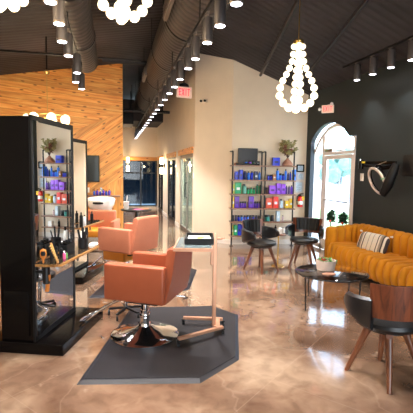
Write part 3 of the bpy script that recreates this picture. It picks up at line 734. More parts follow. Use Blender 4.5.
# ------------------------------------------------------------ anti-fatigue mats
mp = [(-.27, 3.0), (.64, 2.83), (1.045, 3.134), (1.366, 4.166), (1.159, 4.513), (.2, 4.62)]
def salon_mat(off, label):
    cx = sum(p[0] for p in mp)/6; cyy = sum(p[1] for p in mp)/6
    t = thing('floor_mat', label, 'mat', (cx+off[0], cyy+off[1], 0), 0, 'anti-fatigue mats')
    loc = [(x-cx, y-cyy) for x, y in mp]
    MB().prism(loc, 0, .018, .05).build('bevelled_border', M['matedge'], t, 0)
    MB().prism([(x*.94, y*.94) for x, y in loc], .016, .0205).build('cushion_top', M['mat'], t, 0)
    return t
salon_mat((0, 0), 'black rubber mat under the nearest salon chair')
salon_mat((-.03, 2.1), 'black rubber mat under the second salon chair')

# ------------------------------------------------------------ salon chairs
def salon_chair(name, label, loc, rz, dz, body, seatm, base_z=.02, lever=True):
    t = thing(name, label, 'salon chair', loc, rz, 'salon chairs at the mirror stations')
    b = base_z
    MB().lathe([(.315, b), (.325, b+.004), (.325, b+.014), (.31, b+.022), (.22, b+.042), (.1, b+.075), (.06, b+.1), (.055, b+.12)], n=48).build('round_base', M['chrome'], t)
    MB().cyl((0, 0, b+.1), (0, 0, .27+dz), .042, n=24).cyl((0, 0, .25+dz), (0, 0, .37+dz), .033, n=24).lathe([(.05, b+.18), (.052, b+.19), (.052, b+.21), (.05, b+.22)]).build('hydraulic_column', M['chrome'], t)
    MB().box((-.04, 0, .385+dz), (.3, .3, .03), bev=.005).build('seat_plate', M['black_metal'], t)
    MB().tube([(-.1, -.1, .385+dz), (-.24, -.2, .37+dz), (-.33, -.24, .36+dz), (-.36, -.2, .36+dz), (-.33, -.16, .36+dz)], .009).build('recline_lever', M['chrome'], t)
    # cushion, armrests, backrest
    MB().box((0, 0, .475+dz), (.5, .46, .14), bev=.035).build('seat', seatm, t)
    for s in (-1, 1):
        MB().box((-.035, s*.275, .605+dz), (.58, .095, .33), bev=.022).build('armrest', body, t)
    # leaning back: a tapering slab, higher than the arms
    back = MB()
    prof = [(-.23, .44), (-.325, .44), (-.375, .66), (-.40, .91), (-.385, .932), (-.345, .935), (-.32, .92), (-.29, .62)]
    n = len(prof); vs = []
    for y, s in ((-.29, .97), (-.265, 1), (.265, 1), (.29, .97)):
        vs += [Vector((x, y*(1-.2*(z-.44)/.5), .5+(z-.5)*s+dz)) for x, z in prof]
    fs = []
    for k in range(3): fs += [(k*n+i, k*n+(i+1) % n, (k+1)*n+(i+1) % n, (k+1)*n+i) for i in range(n)]
    fs += [tuple(range(n-1, -1, -1)), tuple(range(3*n, 4*n))]
    back._add(vs, fs); back.build('backrest', body, t, 35)
    if seatm is not body: MB().box((.06, 0, .37+dz), (.4, .44, .17), bev=.03).build('seat_base', seatm, t)
    # T-shaped chrome footrest
    MB().tube([(.22, -.1, .37+dz), (.36, -.13, .3+dz), (.56, -.16, .145+dz*.6), (.62, -.15, .128+dz*.6), (.64, -.08, .128+dz*.6), (.64, .08, .128+dz*.6), (.62, .15, .128+dz*.6), (.56, .16, .145+dz*.6), (.36, .13, .3+dz), (.22, .1, .37+dz)], .012).build('footrest_frame', M['chrome'], t)
    return t
A1 = math.atan2(.50, -.865)
salon_chair('salon_chair', 'cognac boxy salon chair on the nearest mat, seen from its side', (.3, 3.78, 0), A1, 0.0, M['leather_o'], M['leather_o'])
salon_chair('salon_chair', 'peach boxy salon chair with golden seat at the second station', (.2, 5.85, 0), math.atan2(.68, -.73), .03, M['leather_p'], M['leather_g'])

# backwash unit: bowl and orange seat
t = thing('shampoo_chair', 'orange wash chair in front of the pine wall', 'wash chair', (-.2, 8.55, 0), R(-12))
MB().box((0, -.02, .53), (.58, .12, .5), bev=.05).build('backrest', M['leather_p'], t)
MB().box((0, -.32, .36), (.54, .56, .14), bev=.04).build('seat', M['leather_g'], t)
for s in (-1, 1): MB().box((s*.32, -.26, .5), (.08, .6, .2), bev=.02).build('armrest', M['leather_p'], t)
MB().box((0, -.28, .17), (.4, .5, .34), bev=.02).build('base', M['chrome'], t)
t = thing('wash_basin', 'white porcelain shampoo basin with black neck rest behind the wash chair', 'basin', (-.24, 8.9, 0), R(-12))
def bowl(u, v):
    a = 2*PI*u; rr = [(.0, .88), (.2, .9), (.27, .98), (.31, 1.07), (.335, 1.08), (.35, 1.06), (.33, .95), (.25, .84), (.1, .78), (.0, .78)]
    k = v*(len(rr)-1); i = min(int(k), len(rr)-2); f_ = k-i; r, z = rr[i][0]*(1-f_)+rr[i+1][0]*f_, rr[i][1]*(1-f_)+rr[i+1][1]*f_
    z += .03*math.sin(a)*(r/.33)           # back rim raised
    return (math.cos(a)*r*.88, math.sin(a)*r*.7, z-.09)
MB().grid(bowl, 36, 28, True).build('bowl', M['porcelain'], t)
MB().lathe([(.03, .0), (.1, .005), (.115, .02), (.1, .045), (.03, .05)], (0, -.245, .88), n=20, sy=.5).build('neck_rest', M['black_matte'], t)
MB().tube([(0, .12, 1.1), (0, .1, 1.2), (0, .02, 1.22), (0, -.02, 1.16)], .012).build('faucet', M['chrome'], t)
MB().box((0, .12, .4), (.36, .3, .8), bev=.02).build('pedestal', M['white'], t)
sc_ = MB()
for k in range(6): sc_.bar((-.2+.02*k, -.205-.006*k, .93+.006*(k % 2)), (-.187+.02*k, -.208-.006*k, .945-.006*(k % 3)), .004)
sc_.build('maker_script', M['black_matte'], t, 0)
t = thing('display_ledge', 'narrow pine ledge behind the wash basin', 'ledge', (-.25, PY-.12, .93), 0)
MB().box((0, 0, 0), (.9, .24, .04)).build('board', M['shelfwood'], t, 0)
for k in range(6):
    bottle((-.45+.075*k, PY-.14, .952), .03, [.13, .15, .12, .16, .12, .15][k], mat('violet_bottle' if k % 2 else 'blue_bottle', rgb(96, 60, 190) if k % 2 else rgb(50, 90, 200), .3), M['black_gloss'],
           '%s %s bottle from the left on the ledge behind the basin' % (ORD[k].capitalize(), 'violet' if k % 2 else 'blue'), grp='bottles behind the basin')

# cafe table with cup and papers
t = thing('cafe_table', 'round black cafe table on one column near the pine wall', 'table', (.52, 8.95, 0))
MB().lathe([(.33, .72), (.345, .728), (.345, .742), (.335, .748)], n=40).build('tabletop', M['black_matte'], t)
MB().cyl((0, 0, .02), (0, 0, .72), .035).build('column', M['black_metal'], t)
MB().lathe([(.22, 0), (.225, .01), (.05, .03), (.04, .05)], n=32).build('foot', M['black_metal'], t)
t = thing('drink_cup', 'white takeaway cup with straw on the cafe table', 'cup', (.30, 8.93, .748))
MB().lathe([(.045, 0), (.062, .16), (.066, .165), (.06, .17)], n=20).build('cup_body', M['white'], t)
MB().cyl((0, 0, .1), (.02, 0, .3), .006, n=8).build('straw', M['cream'], t)
for k, (dx, dy, m_, rz, nm) in enumerate([(-.0, -.08, M['pink'], .3, 'pink leaflet on the cafe table'), (.14, .03, M['orange'], -.2, 'orange leaflet at the right side of the cafe table')]):
    single(MB().box((0, 0, .003), (.2, .14, .006)), 'leaflet', m_, nm, 'leaflet', (.55+dx, 8.95+dy, .748), rz, smooth=0)

# ------------------------------------------------------------ rolling tray table
t = thing('rolling_table', 'champagne-framed rolling table with slate top beside the nearest salon chair', 'rolling table', (0, 0, 0))
F1, F0 = (1.045, 3.66), (.575, 3.47)    # near bar: right end, left end
B1, B0 = (1.10, 3.86), (.71, 3.98)      # far bar
zb = .085
MB().bar((F0[0], F0[1], zb), (F1[0], F1[1], zb), .035, .028, bev=.004).build('base_bar', M['rose'], t)
MB().bar((B0[0], B0[1], zb), (B1[0], B1[1], zb), .035, .028, bev=.004).build('base_bar', M['rose'], t)
MB().bar((F1[0]-.06, F1[1], zb), (B1[0]-.06, B1[1], zb), .06, .028, bev=.004).build('cross_bar', M['rose'], t)
PX, PYY = .965, 3.70
MB().bar((PX, PYY, zb), (PX, PYY, 1.01), .034, .028, bev=.003).build('post', M['rose'], t)
MB().bar((PX-.03, PYY, .7), (PX-.03, PYY, .96), .022, .03, bev=.003).build('height_slider', M['rose'], t)
MB().cyl((PX+.01, PYY, .955), (PX+.07, PYY, .955), .012).lathe([(.0, 0), (.022, .004), (.022, .02), (.0, .024)], (PX+.075, PYY, .943)).build('clamp_knob', M['rose'], t)
for k, (x, y) in enumerate([F0, F1, B0, B1]):
    fk = MB().cyl((x, y, .03+.02), (x, y, .075), .012).box((x, y, .068), (.035, .04, .012)).build('caster', M['black_metal'], t)
    MB().cyl((x-.012, y, .027), (x+.012, y, .027), .026, n=18).build('caster_wheel', M['black_matte'], fk)
top_poly = [(.48, 3.2), (.80, 3.13), (.945, 3.665), (.62, 3.74)]
MB().prism(top_poly, .945, .972).build('tabletop', M['rose'], t, 0)
tcx = sum(p[0] for p in top_poly)/4; tcy = sum(p[1] for p in top_poly)/4
MB().prism([(tcx+(x-tcx)*.93, tcy+(y-tcy)*.93) for x, y in top_poly], .97, .975).build('slate_inlay', M['slate'], t, 0)
t = thing('photo_tray', 'black rimmed tray holding a white printed card on the rolling table', 'tray', (.755, 3.46, .9755), R(-12))
MB().box((0, 0, .006), (.25, .34, .012)).build('tray_floor', M['black_matte'], t, 0)
r_ = MB()
for c, d in (((-.12, 0, .03), (.012, .34, .045)), ((.12, 0, .03), (.012, .34, .045)), ((0, -.165, .03), (.25, .012, .045)), ((0, .165, .03), (.25, .012, .045))): r_.box(c, d)
r_.build('tray_rim', M['black_matte'], t, 0)
single(MB().box((0, 0, .008), (.2, .29, .016), bev=.002), 'printed_card', M['paper'], 'white printed card lying in the black tray', 'card', (.755, 3.46, .9885), R(-12))
single(MB().lathe([(.04, 0), (.045, .003), (.03, .012), (.01, .014)], n=14, sy=.6), 'gold_badge', M['gold_yel'], 'small golden leaf shaped piece on the white card', 'ornament', (.77, 3.47, 1.0055), R(20))

# ------------------------------------------------------------ product shelving
EX, EY = Vector((.9917, -.129, 0)), Vector((.129, .9917, 0))     # along the wall, into the wall
SO = Vector((2.50, 8.20, 0))
SA = math.atan2(-.129, .9917)
SZ = [1.745, 1.435, 1.133, .826, .536, .228]
def sh(a, b, z): p = SO+EX*a+EY*b; return (p.x, p.y, z)
def shelf_unit(a0, w, zs, label):
    t = thing('pipe_shelf', label, 'shelving unit', sh(a0, 0, 0), SA, 'pipe shelving units')
    for x in (0, w):
        MB().cyl((x, .0, 0), (x, .0, 2.02), .017, n=12).lathe([(.04, 0), (.04, .012), (.02, .02)], (x, 0, 0), n=16).build('pipe_post', M['black_metal'], t)
        MB().tube([(x, 0, 2.0), (x, .0, 2.03), (x, .04, 2.04), (x, .2, 2.04)], .017, 12).lathe([(.04, 2.03), (.04, 2.05)], (x, .19, 0), n=12).build('wall_pipe', M['black_metal'], t)
    for z in zs: MB().box((w/2, .06, z-.0125), (w+.065, .26, .025)).build('shelf_board', M['shelfwood'], t, 0)
    return t
shelf_unit(0, .63, SZ, 'black pipe shelving unit with wooden boards, the left one beside the wall corner')
shelf_unit(.71, .63, SZ[:5]+[.28], 'black pipe shelving unit with wooden boards, the right one beside the extinguisher')
CLR = dict(royal=(30, 56, 205), navy=(26, 34, 90), sky=(40, 125, 240), amber=(176, 116, 60), lime=(190, 200, 80), green=(10, 165, 105), teal=(110, 180, 160), dgreen=(20, 110, 80),
           brown=(96, 62, 50), purple=(150, 80, 225), violet=(104, 50, 190), dpurple=(66, 34, 120), yellow=(240, 200, 50), red=(226, 60, 50), orange=(214, 84, 56), white=(226, 232, 236), black=(34, 34, 42), tealcup=(40, 140, 130), pink=(226, 190, 196), clear=(190, 215, 230))
PM = {k: mat('pack_'+k, rgb(*v), .35, noise=.1, nscale=25) for k, v in CLR.items()}
PROTO = {}
def pack(px0, px1, h, colr, shelf, kind, label_bits):
    # px0..px1 : extent along the shelf measured on the shelf front
    s = lambda px: (px-232.6)/ (294.0-232.6) * 1.335
    a = (s(px0)+s(px1))/2; w = (s(px1)-s(px0))*.94
    z = SZ[shelf]; hh = min(h*8.35/400*1.1, .25)
    key = (kind, colr, round(w, 2), round(hh, 2))
    loc = sh(a, .085, z)
    if key in PROTO: o = dup(PROTO[key], loc)
    else:
        if kind == 'box':
            o = MB().box((0, 0, hh/2), (w, .1, hh), bev=.003).build('product_box', PM[colr], None)
            MB().box((0, -.0515, hh*.45), (w*.55, .002, hh*.22)).build('label_panel', PM['white'] if colr in ('black', 'navy') else PM['navy'] if colr in ('sky', 'royal') else PM['dpurple'] if colr in ('purple', 'violet') else PM['white'], o, 0)
        elif kind == 'bottle':
            o = thing('product_bottle', '', 'bottle'); r = w/2
            MB().lathe([(r*.92, 0), (r, .004), (r, hh*.76), (r*.75, hh*.82), (r*.5, hh*.84)], n=14).build('body', PM[colr], o)
            MB().lathe([(r*.55, hh*.835), (r*.55, hh*.98), (r*.5, hh)], n=14).build('cap', PM['black'] if colr != 'black' else PM['royal'], o)
        else:
            o = thing('product_jar', '', 'jar'); r = w/2
            MB().lathe([(r*.92, 0), (r, .004), (r, hh*.7), (r*.95, hh*.72)], n=16).build('body', PM[colr], o)
            MB().lathe([(r*1.02, hh*.7), (r*1.02, hh*.97), (r*.95, hh)], n=16).build('lid', PM['black'], o)
        o.location = loc; PROTO[key] = o
    o.rotation_euler = (0, 0, SA)
    o['category'] = kind; o['label'] = label_bits; o['group'] = 'hair products on the shelves'
rows = [
 (0, 'left', [(245.2, 248, 4.4, 'sky', 'jar'), (249, 252, 4.4, 'purple', 'jar'), (252.6, 255.2, 4.2, 'dgreen', 'jar'), (256.5, 260, 4, 'black', 'box')]),
 (0, 'right', [(273, 280.5, 7.6, 'royal', 'box')]),
 (1, 'left', [(235.3, 238.8, 7.6, 'royal', 'box'), (239.6, 243.4, 9.3, 'royal', 'box'), (244, 247.4, 8.2, 'navy', 'bottle'), (247.8, 250.8, 7.8, 'sky', 'bottle'), (251.2, 254.2, 8, 'royal', 'bottle'), (255, 258.6, 8, 'navy', 'box'), (259, 261.6, 8, 'sky', 'bottle')]),
 (1, 'right', [(268.4, 270.8, 5, 'royal', 'jar'), (271.0, 273.6, 5, 'royal', 'jar'), (273.8, 276.8, 5.5, 'amber', 'box'), (277, 280.2, 11, 'sky', 'bottle'), (280.6, 283, 6.5, 'sky', 'jar'), (283.2, 285.8, 6, 'royal', 'jar'), (286, 288.4, 10.5, 'sky', 'bottle'), (288.7, 290.8, 7, 'navy', 'bottle'), (291, 293, 8, 'royal', 'bottle'), (294.2, 297.2, 10, 'sky', 'box')]),
 (2, 'left', [(233, 235.2, 8.5, 'lime', 'box'), (235.6, 242, 10.5, 'green', 'box'), (243, 247.6, 9, 'teal', 'bottle'), (248, 250.6, 5.5, 'green', 'jar'), (251, 253.6, 6, 'green', 'jar'), (254, 256.4, 5.5, 'green', 'jar'), (257, 259.8, 9, 'dgreen', 'bottle'), (260.2, 263, 8.6, 'green', 'bottle')]),
 (2, 'right', [(267, 269.6, 6, 'brown', 'jar'), (270.2, 277, 8, 'purple', 'box'), (277.5, 282, 10, 'purple', 'box'), (282.4, 287, 9.5, 'purple', 'box'), (287.4, 289.6, 8, 'dpurple', 'bottle'), (290, 292.2, 8, 'dpurple', 'bottle'), (292.4, 294.8, 8.4, 'violet', 'bottle')]),
 (3, 'left', [(233, 235, 12, 'yellow', 'box'), (235.6, 240.2, 12.5, 'violet', 'box'), (240.8, 243, 6, 'violet', 'jar'), (243.2, 245.4, 6, 'violet', 'jar'), (245.6, 247.6, 6, 'violet', 'jar'), (249.6, 255, 12.3, 'violet', 'box'), (255.6, 257.8, 6, 'violet', 'jar'), (258, 260.2, 6, 'violet', 'jar'), (260.6, 262.8, 6, 'violet', 'jar')]),
 (3, 'right', [(267.2, 274, 9.5, 'orange', 'box'), (274.6, 280, 11, 'red', 'box'), (281, 285.4, 8.5, 'clear', 'bottle'), (287, 290.4, 7, 'yellow', 'box'), (291, 295, 9, 'yellow', 'box')]),
 (4, 'left', [(233.2, 235.8, 5.6, 'black', 'jar'), (236, 238.6, 5.6, 'navy', 'jar'), (239, 241.6, 5.4, 'royal', 'jar'), (242, 244.6, 5.6, 'sky', 'jar'), (245, 247.6, 5.4, 'royal', 'jar'), (248, 250.6, 5.6, 'sky', 'jar'), (251, 253.6, 5.4, 'navy', 'jar'), (254, 256.6, 5.6, 'royal', 'jar'), (257, 259.4, 5.4, 'navy', 'jar'), (259.8, 262.4, 5.2, 'black', 'jar')]),
 (4, 'right', [(267, 272, 6, 'tealcup', 'jar'), (272.6, 276.4, 5.6, 'black', 'jar'), (278.4, 282, 9.5, 'clear', 'box'), (284.6, 286.4, 5.5, 'pink', 'bottle')]),
 (5, 'left', [(232.8, 234.8, 9.6, 'lime', 'box'), (235.2, 239, 9.4, 'green', 'box'), (239.4, 242.6, 10.5, 'royal', 'box'), (243, 246.4, 9.8, 'royal', 'box'), (247, 250, 9.6, 'navy', 'box'), (251, 254, 9.4, 'royal', 'box')]),
]
NMC = dict(royal='royal blue', navy='navy', sky='bright blue', amber='amber', lime='lime', green='green', teal='pale teal', dgreen='dark green', brown='brown', purple='lilac purple', violet='violet', dpurple='dark purple', yellow='yellow', red='red', orange='orange red', white='white', black='black', tealcup='teal', pink='pale pink', clear='clear blue-white')
for shelf, side, items in rows:
    cnt = {}
    tot = {}
    for it in items: tot[(it[3], it[4])] = tot.get((it[3], it[4]), 0)+1
    for it in items:
        k = (it[3], it[4]); cnt[k] = cnt.get(k, 0)+1
        o_ = '' if tot[k] == 1 else ORD[cnt[k]-1]+' '
        lab = '%s%s product %s%s, %s shelf of the %s pipe unit' % (o_, NMC[it[3]], it[4], ' from the left' if o_ else '', ORD[shelf], side)
        pack(it[0], it[1], it[2], it[3], shelf, it[4], lab)
bp_ = sh(.985, .05, .28)
bottle(bp_, .028, .17, M['black_matte'], M['black_gloss'], 'single black bottle on the lowest shelf of the right unit', grp='low shelf things')
single(MB().box((0, 0, .06), (.1, .09, .12), bev=.004), 'tissue_box', M['white'], 'white box on the lowest shelf of the right unit', 'box', sh(1.2, .05, .28), SA)
# screen and organiser on the top shelf
t = thing('display_screen', 'dark flat screen standing on the top shelf of the left unit', 'screen', sh(.345, .11, SZ[0]), SA)
MB().box((0, 0, .21), (.43, .03, .31), bev=.008).build('panel', mat('slate_black_panel', rgb(46, 50, 58), .5), t)
MB().box((0, .0, .03), (.1, .03, .06)).box((0, 0, .006), (.2, .1, .012)).build('stand', M['black_matte'], t, 0)
t = thing('bottle_tray', 'low black tray in front of the dark screen on the top shelf', 'tray', sh(.32, -.02, SZ[0]), SA)
MB().box((0, 0, -.0+.006), (.5, .06, .012)).build('tray_floor', M['black_matte'], t, 0)
MB().box((0, -.034, .02), (.5, .008, .04)).box((-.25, 0, .02), (.008, .06, .04)).box((.25, 0, .02), (.008, .06, .04)).build('tray_rim', M['black_matte'], t, 0)
single(MB().lathe([(.05, 0), (.06, .02), (.045, .05), (.01, .06)], n=14, sy=.6), 'decor_shell', M['terra'], 'small orange ornament at the left end of the top shelf', 'ornament', sh(.1, .1, SZ[0]), SA)
# vase with dried branches
t = thing('dried_plant', 'clay vase with dried eucalyptus branches on the right unit top shelf', 'dried plant', sh(1.21, .05, SZ[0]), SA)
MB().lathe([(.09, 0), (.115, .01), (.118, .04), (.075, .1), (.03, .145), (.034, .165), (.026, .165)], n=24).build('vase', M['terra'], t)
br_ = MB(); lf = MB(); lr = MB()
for k in range(20):
    a = random.uniform(0, 2*PI); e = random.uniform(.03, .19); h = random.uniform(.28, .56)
    p = [(0, 0, .16), (math.cos(a)*e*.4, math.sin(a)*e*.3, .16+(h-.16)*.5), (math.cos(a)*e, math.sin(a)*e*.6, h)]
    br_.tube(p, .004, 6)
    for q in range(4): 
        f_ = .4+.2*q; c = Vector(p[1]).lerp(Vector(p[2]), min(1, f_)); (lf if (k % 3 or h > .42) else lr).blades(c, 6, .06, .026, (-.6, .9))
br_.build('branch', M['bark'], t); lf.build('leaves', M['dry'], t, 0); lr.build('burgundy_leaves', M['dry_r'], t, 0)

# framed notices and fire extinguisher on the shelf wall
def framed(px, z, w, h, fm, im, label):
    p = Vector((px, sx(px), z)); t = thing('picture_frame', label, 'frame', p, SA, 'framed notices')
    f = MB()
    for c, d in (((0, 0, h/2), (w+.02, .02, .03)), ((0, 0, -h/2), (w+.02, .02, .03)), ((-w/2, 0, 0), (.03, .02, h)), ((w/2, 0, 0), (.03, .02, h))): f.box((c[0], -.012, c[2]), d)
    f.build('frame', fm, t, 0); MB().box((0, -.008, 0), (w, .008, h)).build('print', im, t, 0)
    tx = MB()
    for k in range(4): tx.box((0, -.0125, h*.28-k*h*.17), (w*(.55 if k else .35), .001, .006))
    tx.build('print_lines', mat('grey_print', rgb(120, 140, 160), .7), t, 0)
framed(4.07, 1.70, .15, .14, M['black_matte'], M['frost'], 'black framed notice on the beige wall, topmost of three')
framed(4.08, 1.52, .14, .15, mat('pale_frame', rgb(206, 200, 196), .4), M['frost'], 'pale framed notice on the beige wall, middle of three')
framed(4.05, 1.285, .17, .23, bpy.data.materials['pale_frame'], M['frost'], 'pale framed notice on the beige wall, lowest of three')
t = thing('fire_extinguisher', 'red fire extinguisher with yellow tag hanging on the beige wall', 'fire extinguisher', (4.06, sx(4.06)-.075, .84), SA)
MB().lathe([(.05, 0), (.058, .01), (.06, .03), (.06, .2), (.05, .235), (.022, .25)], n=24).build('cylinder', M['red'], t)
MB().cyl((0, 0, .25), (0, 0, .28), .02).bar((-.02, 0, .29), (.07, 0, .31), .018).bar((-.02, 0, .275), (.07, 0, .27), .018).build('valve_handle', M['black_matte'], t)
MB().tube([(-.02, 0, .27), (-.07, 0, .24), (-.08, -.01, .15), (-.07, -.01, .06)], .009).build('hose', M['black_matte'], t)
MB().lathe([(.0605, .06), (.0615, .065), (.0615, .13), (.0605, .135)], n=24).build('label_band', M['paper'], t)
MB().box((.05, -.05, .2), (.06, .006, .09)).build('inspection_tag', M['gold_yel'], t, 0)
MB().box((0, .065, .18), (.05, .02, .2)).build('wall_hook', M['black_metal'], t, 0)

# ------------------------------------------------------------ black armchairs with walnut shells
def lounge_chair(label, loc, rz):
    t = thing('armchair', label, 'armchair', loc, rz, 'black and walnut armchairs')   # faces local -y
    MB().lathe([(.0, .415), (.2, .415), (.235, .43), (.245, .455), (.235, .48), (.19, .495), (.0, .5)], n=36).build('seat', M['leather_k'], t)
    MB().lathe([(.1, .385), (.16, .39), (.16, .415)], n=28).build('swivel_plate', M['black_metal'], t)
    # arm band: wraps from one side round the front sides to the back, open in front
    def band(s):
        def f(u, v):   # u around thickness loop, v along
            a = R(-22 + 62*v)                                        # side toward the back
            r = .285
            zc0 = .54 - .09*v; zt = .66 + .03*v + (.0 if v > .1 else -.03)
            cx, cyy = math.cos(a)*r*s, math.sin(a)*r
            loop = [(0, zc0), (.035, zc0+.02), (.045, (zc0+zt)/2), (.04, zt-.01), (.015, zt+.01), (-.01, zt), (-.015, (zc0+zt)/2), (-.012, zc0+.01)]
            k = u*len(loop); i = int(k) % len(loop); dr, z = loop[i]
            return (cx+math.cos(a)*dr*s*1.0, cyy+math.sin(a)*dr, z)
        m = MB(); m.grid(f, 8, 12, True)
        bm = m.bm; bm.verts.ensure_lookup_table()
        bm.faces.new([bm.verts[i] for i in range(8)]); bm.faces.new([bm.verts[11*8+i] for i in range(7, -1, -1)])
        m.build('armrest', M['leather_k'], t)
    band(1); band(-1)
    # bent walnut shell behind the back pad
    def shell(r0, r1, a0, z0, z1, pad):
        def f(u, v):
            a = R(90 + a0*(2*v-1)); k = int(u*4) % 4
            r, z = [(r0, z0), (r1, z0), (r1+.035, z1), (r0+.035, z1)][k]
            if pad: r += -.008*abs(math.sin(v*PI*7))*(1 if k in (0, 3) else 0)
            return (math.cos(a)*r, math.sin(a)*r-.02, z)
        n = 43
        m = MB(); m.grid(f, 4, n, True); bm = m.bm; bm.verts.ensure_lookup_table()
        bm.faces.new([bm.verts[i] for i in range(4)]); bm.faces.new([bm.verts[(n-1)*4+i] for i in range(3, -1, -1)])
        return m
    shell(.292, .306, 50, .55, .81, False).build('walnut_shell', M['walnut'], t, 50)
    shell(.262, .291, 40, .60, .805, True).build('back_pad', M['pad_k'], t, 60)
    for sx_, sy in ((1, 1), (1, -1), (-1, 1), (-1, -1)):
        MB().cyl((sx_*.2, sy*.2, 0), (sx_*.09, sy*.09, .40), .017, .031, n=14).build('leg', M['walleg'], t)
    MB().bar((-.12, -.12, .385), (.12, .12, .385), .05, .03).bar((.12, -.12, .385), (-.12, .12, .385), .05, .03).build('cross_brace', M['walleg'], t, 0)
    return t
ch = lounge_chair('black armchair with walnut back in front of the product shelves', (2.36, 6.06, 0), R(28))
dup(ch, (3.2, 6.22, 0), R(-40), 'black armchair with walnut back between the side table and the sofa')
c3 = dup(ch, (2.1, 2.65, 0), R(172), 'black armchair cut by the right edge in the foreground, walnut shell toward the camera')
for c in c3.children:
    if c.name.split('.')[0] in ('leg', 'cross_brace'): c.rotation_euler = (0, 0, R(23))      # swivelled seat

t = thing('side_table', 'small round golden pedestal table between the two black armchairs', 'side table', (2.76, 6.3, 0))
MB().lathe([(.12, .535), (.13, .54), (.13, .553), (.125, .556)], n=32).build('tabletop', M['shelfwood'], t)
MB().cyl((0, 0, .015), (0, 0, .535), .012).build('column', M['brass'], t)
MB().lathe([(.105, 0), (.11, .006), (.105, .014), (.02, .02)], n=32).build('foot', M['brass'], t)
single(MB().box((0, 0, .05), (.07, .05, .1), bev=.01), 'dispenser', M['white'], 'small white dispenser on the golden side table', 'dispenser', (2.79, 6.3, .5565), R(20))

# coffee table
t = thing('coffee_table', 'round smoked glass coffee table with black rod legs in front of the sofa', 'coffee table', (2.57, 4.27, 0))
ring = [(math.cos(a)*.42, math.sin(a)*.42, .405) for a in [2*PI*k/48 for k in range(48)]]
MB().tube(ring, .009, 8, True).build('rim', M['black_metal'], t)
MB().lathe([(.416, .403), (.418, .406), (.418, .412), (.415, .414)], n=64).build('glass_top', M['glass_table'], t)
for a in (195, 103, 25, 290): MB().cyl((math.cos(R(a))*.39, math.sin(R(a))*.39, 0), (math.cos(R(a))*.41, math.sin(R(a))*.41, .4), .008, .01, n=10).build('leg', M['black_metal'], t)
t = thing('succulent_pot', 'pale stone pot of green succulents on the coffee table', 'potted plant', (2.55, 4.37, .4145))
MB().lathe([(.09, 0), (.105, .005), (.115, .06), (.12, .125), (.113, .125), (.1, .09)], n=28).build('pot', mat('stone_pot', rgb(196, 176, 162), .7, noise=.06), t)
m = MB()
for k in range(5):
    a = k*2*PI/5; m.blades((math.cos(a)*.06, math.sin(a)*.06, .11), 12, .05, .012, (.1, 1.3))
for k in range(4): m.blades((.1, -.06+.01*k, .12-.02*k), 5, .03, .01, (-.8, .6))
m.build('succulents', M['leaf_l'], t, 0)
MB().blades((-.05, -.03, .115), 12, .05, .013, (.2, 1.3)).build('red_succulent', mat('red_succulent', rgb(190, 70, 60), .5), t, 0)
single(MB().lathe([(.06, 0), (.085, .004), (.085, .012), (.02, .012)], n=24, sy=.6), 'coaster', M['terra'], 'small reddish dish in front of the succulent pot', 'dish', (2.47, 4.15, .4145))

# ------------------------------------------------------------ channel-tufted sofa
SXF, SXB, SYL, SYN = 3.46, 4.14, 6.02, 3.5
t = thing('sofa', 'mustard velvet channel-tufted sofa against the dark wall', 'sofa', (0, 0, 0))
# path of the back: along the left arm, round the corner, along the wall, round the near corner
def back_path():
    pts = []; r = .34; x1 = SXB-.02
    pts += [(SXF+.02+ (x1-r-SXF-.02)*k/5, SYL) for k in range(5)]
    pts += [(x1-r+math.sin(a)*r, SYL-r+math.cos(a)*r) for a in [PI/2*k/8 for k in range(9)]]
    n = 26
    pts += [(x1, SYL-r-(SYL-r-SYN-r)*k/n) for k in range(1, n)]
    pts += [(x1-r+math.cos(a)*r, SYN+r-math.sin(a)*r) for a in [PI/2*k/8 for k in range(9)]]
    pts += [(x1-r-(x1-r-SXF-.02)*k/4, SYN) for k in range(1, 5)]
    return [Vector((p[0], p[1], 0)) for p in pts]
bpth = back_path()
L_ = [0]
for a, b in zip(bpth[:-1], bpth[1:]): L_.append(L_[-1]+(b-a).length)
def pt(s):
    s = max(0, min(L_[-1], s))
    for i in range(len(L_)-1):
        if s <= L_[i+1]+1e-6:
            f_ = (s-L_[i])/max(1e-6, L_[i+1]-L_[i]); p = bpth[i].lerp(bpth[i+1], f_)
            tg = (bpth[min(i+2, len(bpth)-1)]-bpth[max(i-1, 0)]).normalized(); return p, tg
    return bpth[-1], (bpth[-1]-bpth[-2]).normalized()
CW = .15
nseg = int(L_[-1]/CW); CW = L_[-1]/nseg; NS = nseg*8+1
def topz(s):
    q = min(s, L_[-1]-s); return .705 + .06*min(1, max(0, (q-.1)/.6))
m = MB()
secn = 9
vs = []
for i in range(NS):
    s = L_[-1]*i/(NS-1); p, tg = pt(s); nin = Vector((tg.y, -tg.x, 0))  # inward
    c = (p-Vector(((SXF+SXB)/2, (SYL+SYN)/2, 0)))
    if nin.dot(c) > 0: nin = -nin
    ph = abs(math.sin(PI*s/CW)); bulge = .055*ph**.45; zt = topz(s) + .012*ph**.6
    for off, z in ((.0, .14), (.0, zt-.06), (.02, zt-.015), (.06, zt+.004), (.10+bulge*.4, zt-.01), (.125+bulge, zt-.06), (.125+bulge, .5), (.13+bulge, .35), (.13, .14)):
        q = p+nin*off; vs.append(Vector((q.x, q.y, z)))
fs = []
for i in range(NS-1): fs += [(i*secn+k, i*secn+(k+1) % secn, (i+1)*secn+(k+1) % secn, (i+1)*secn+k) for k in range(secn)]
fs += [tuple(range(secn)), tuple(range((NS-1)*secn, NS*secn))]
m._add(vs, fs); m.build('tufted_back', M['velvet'], t, 70)
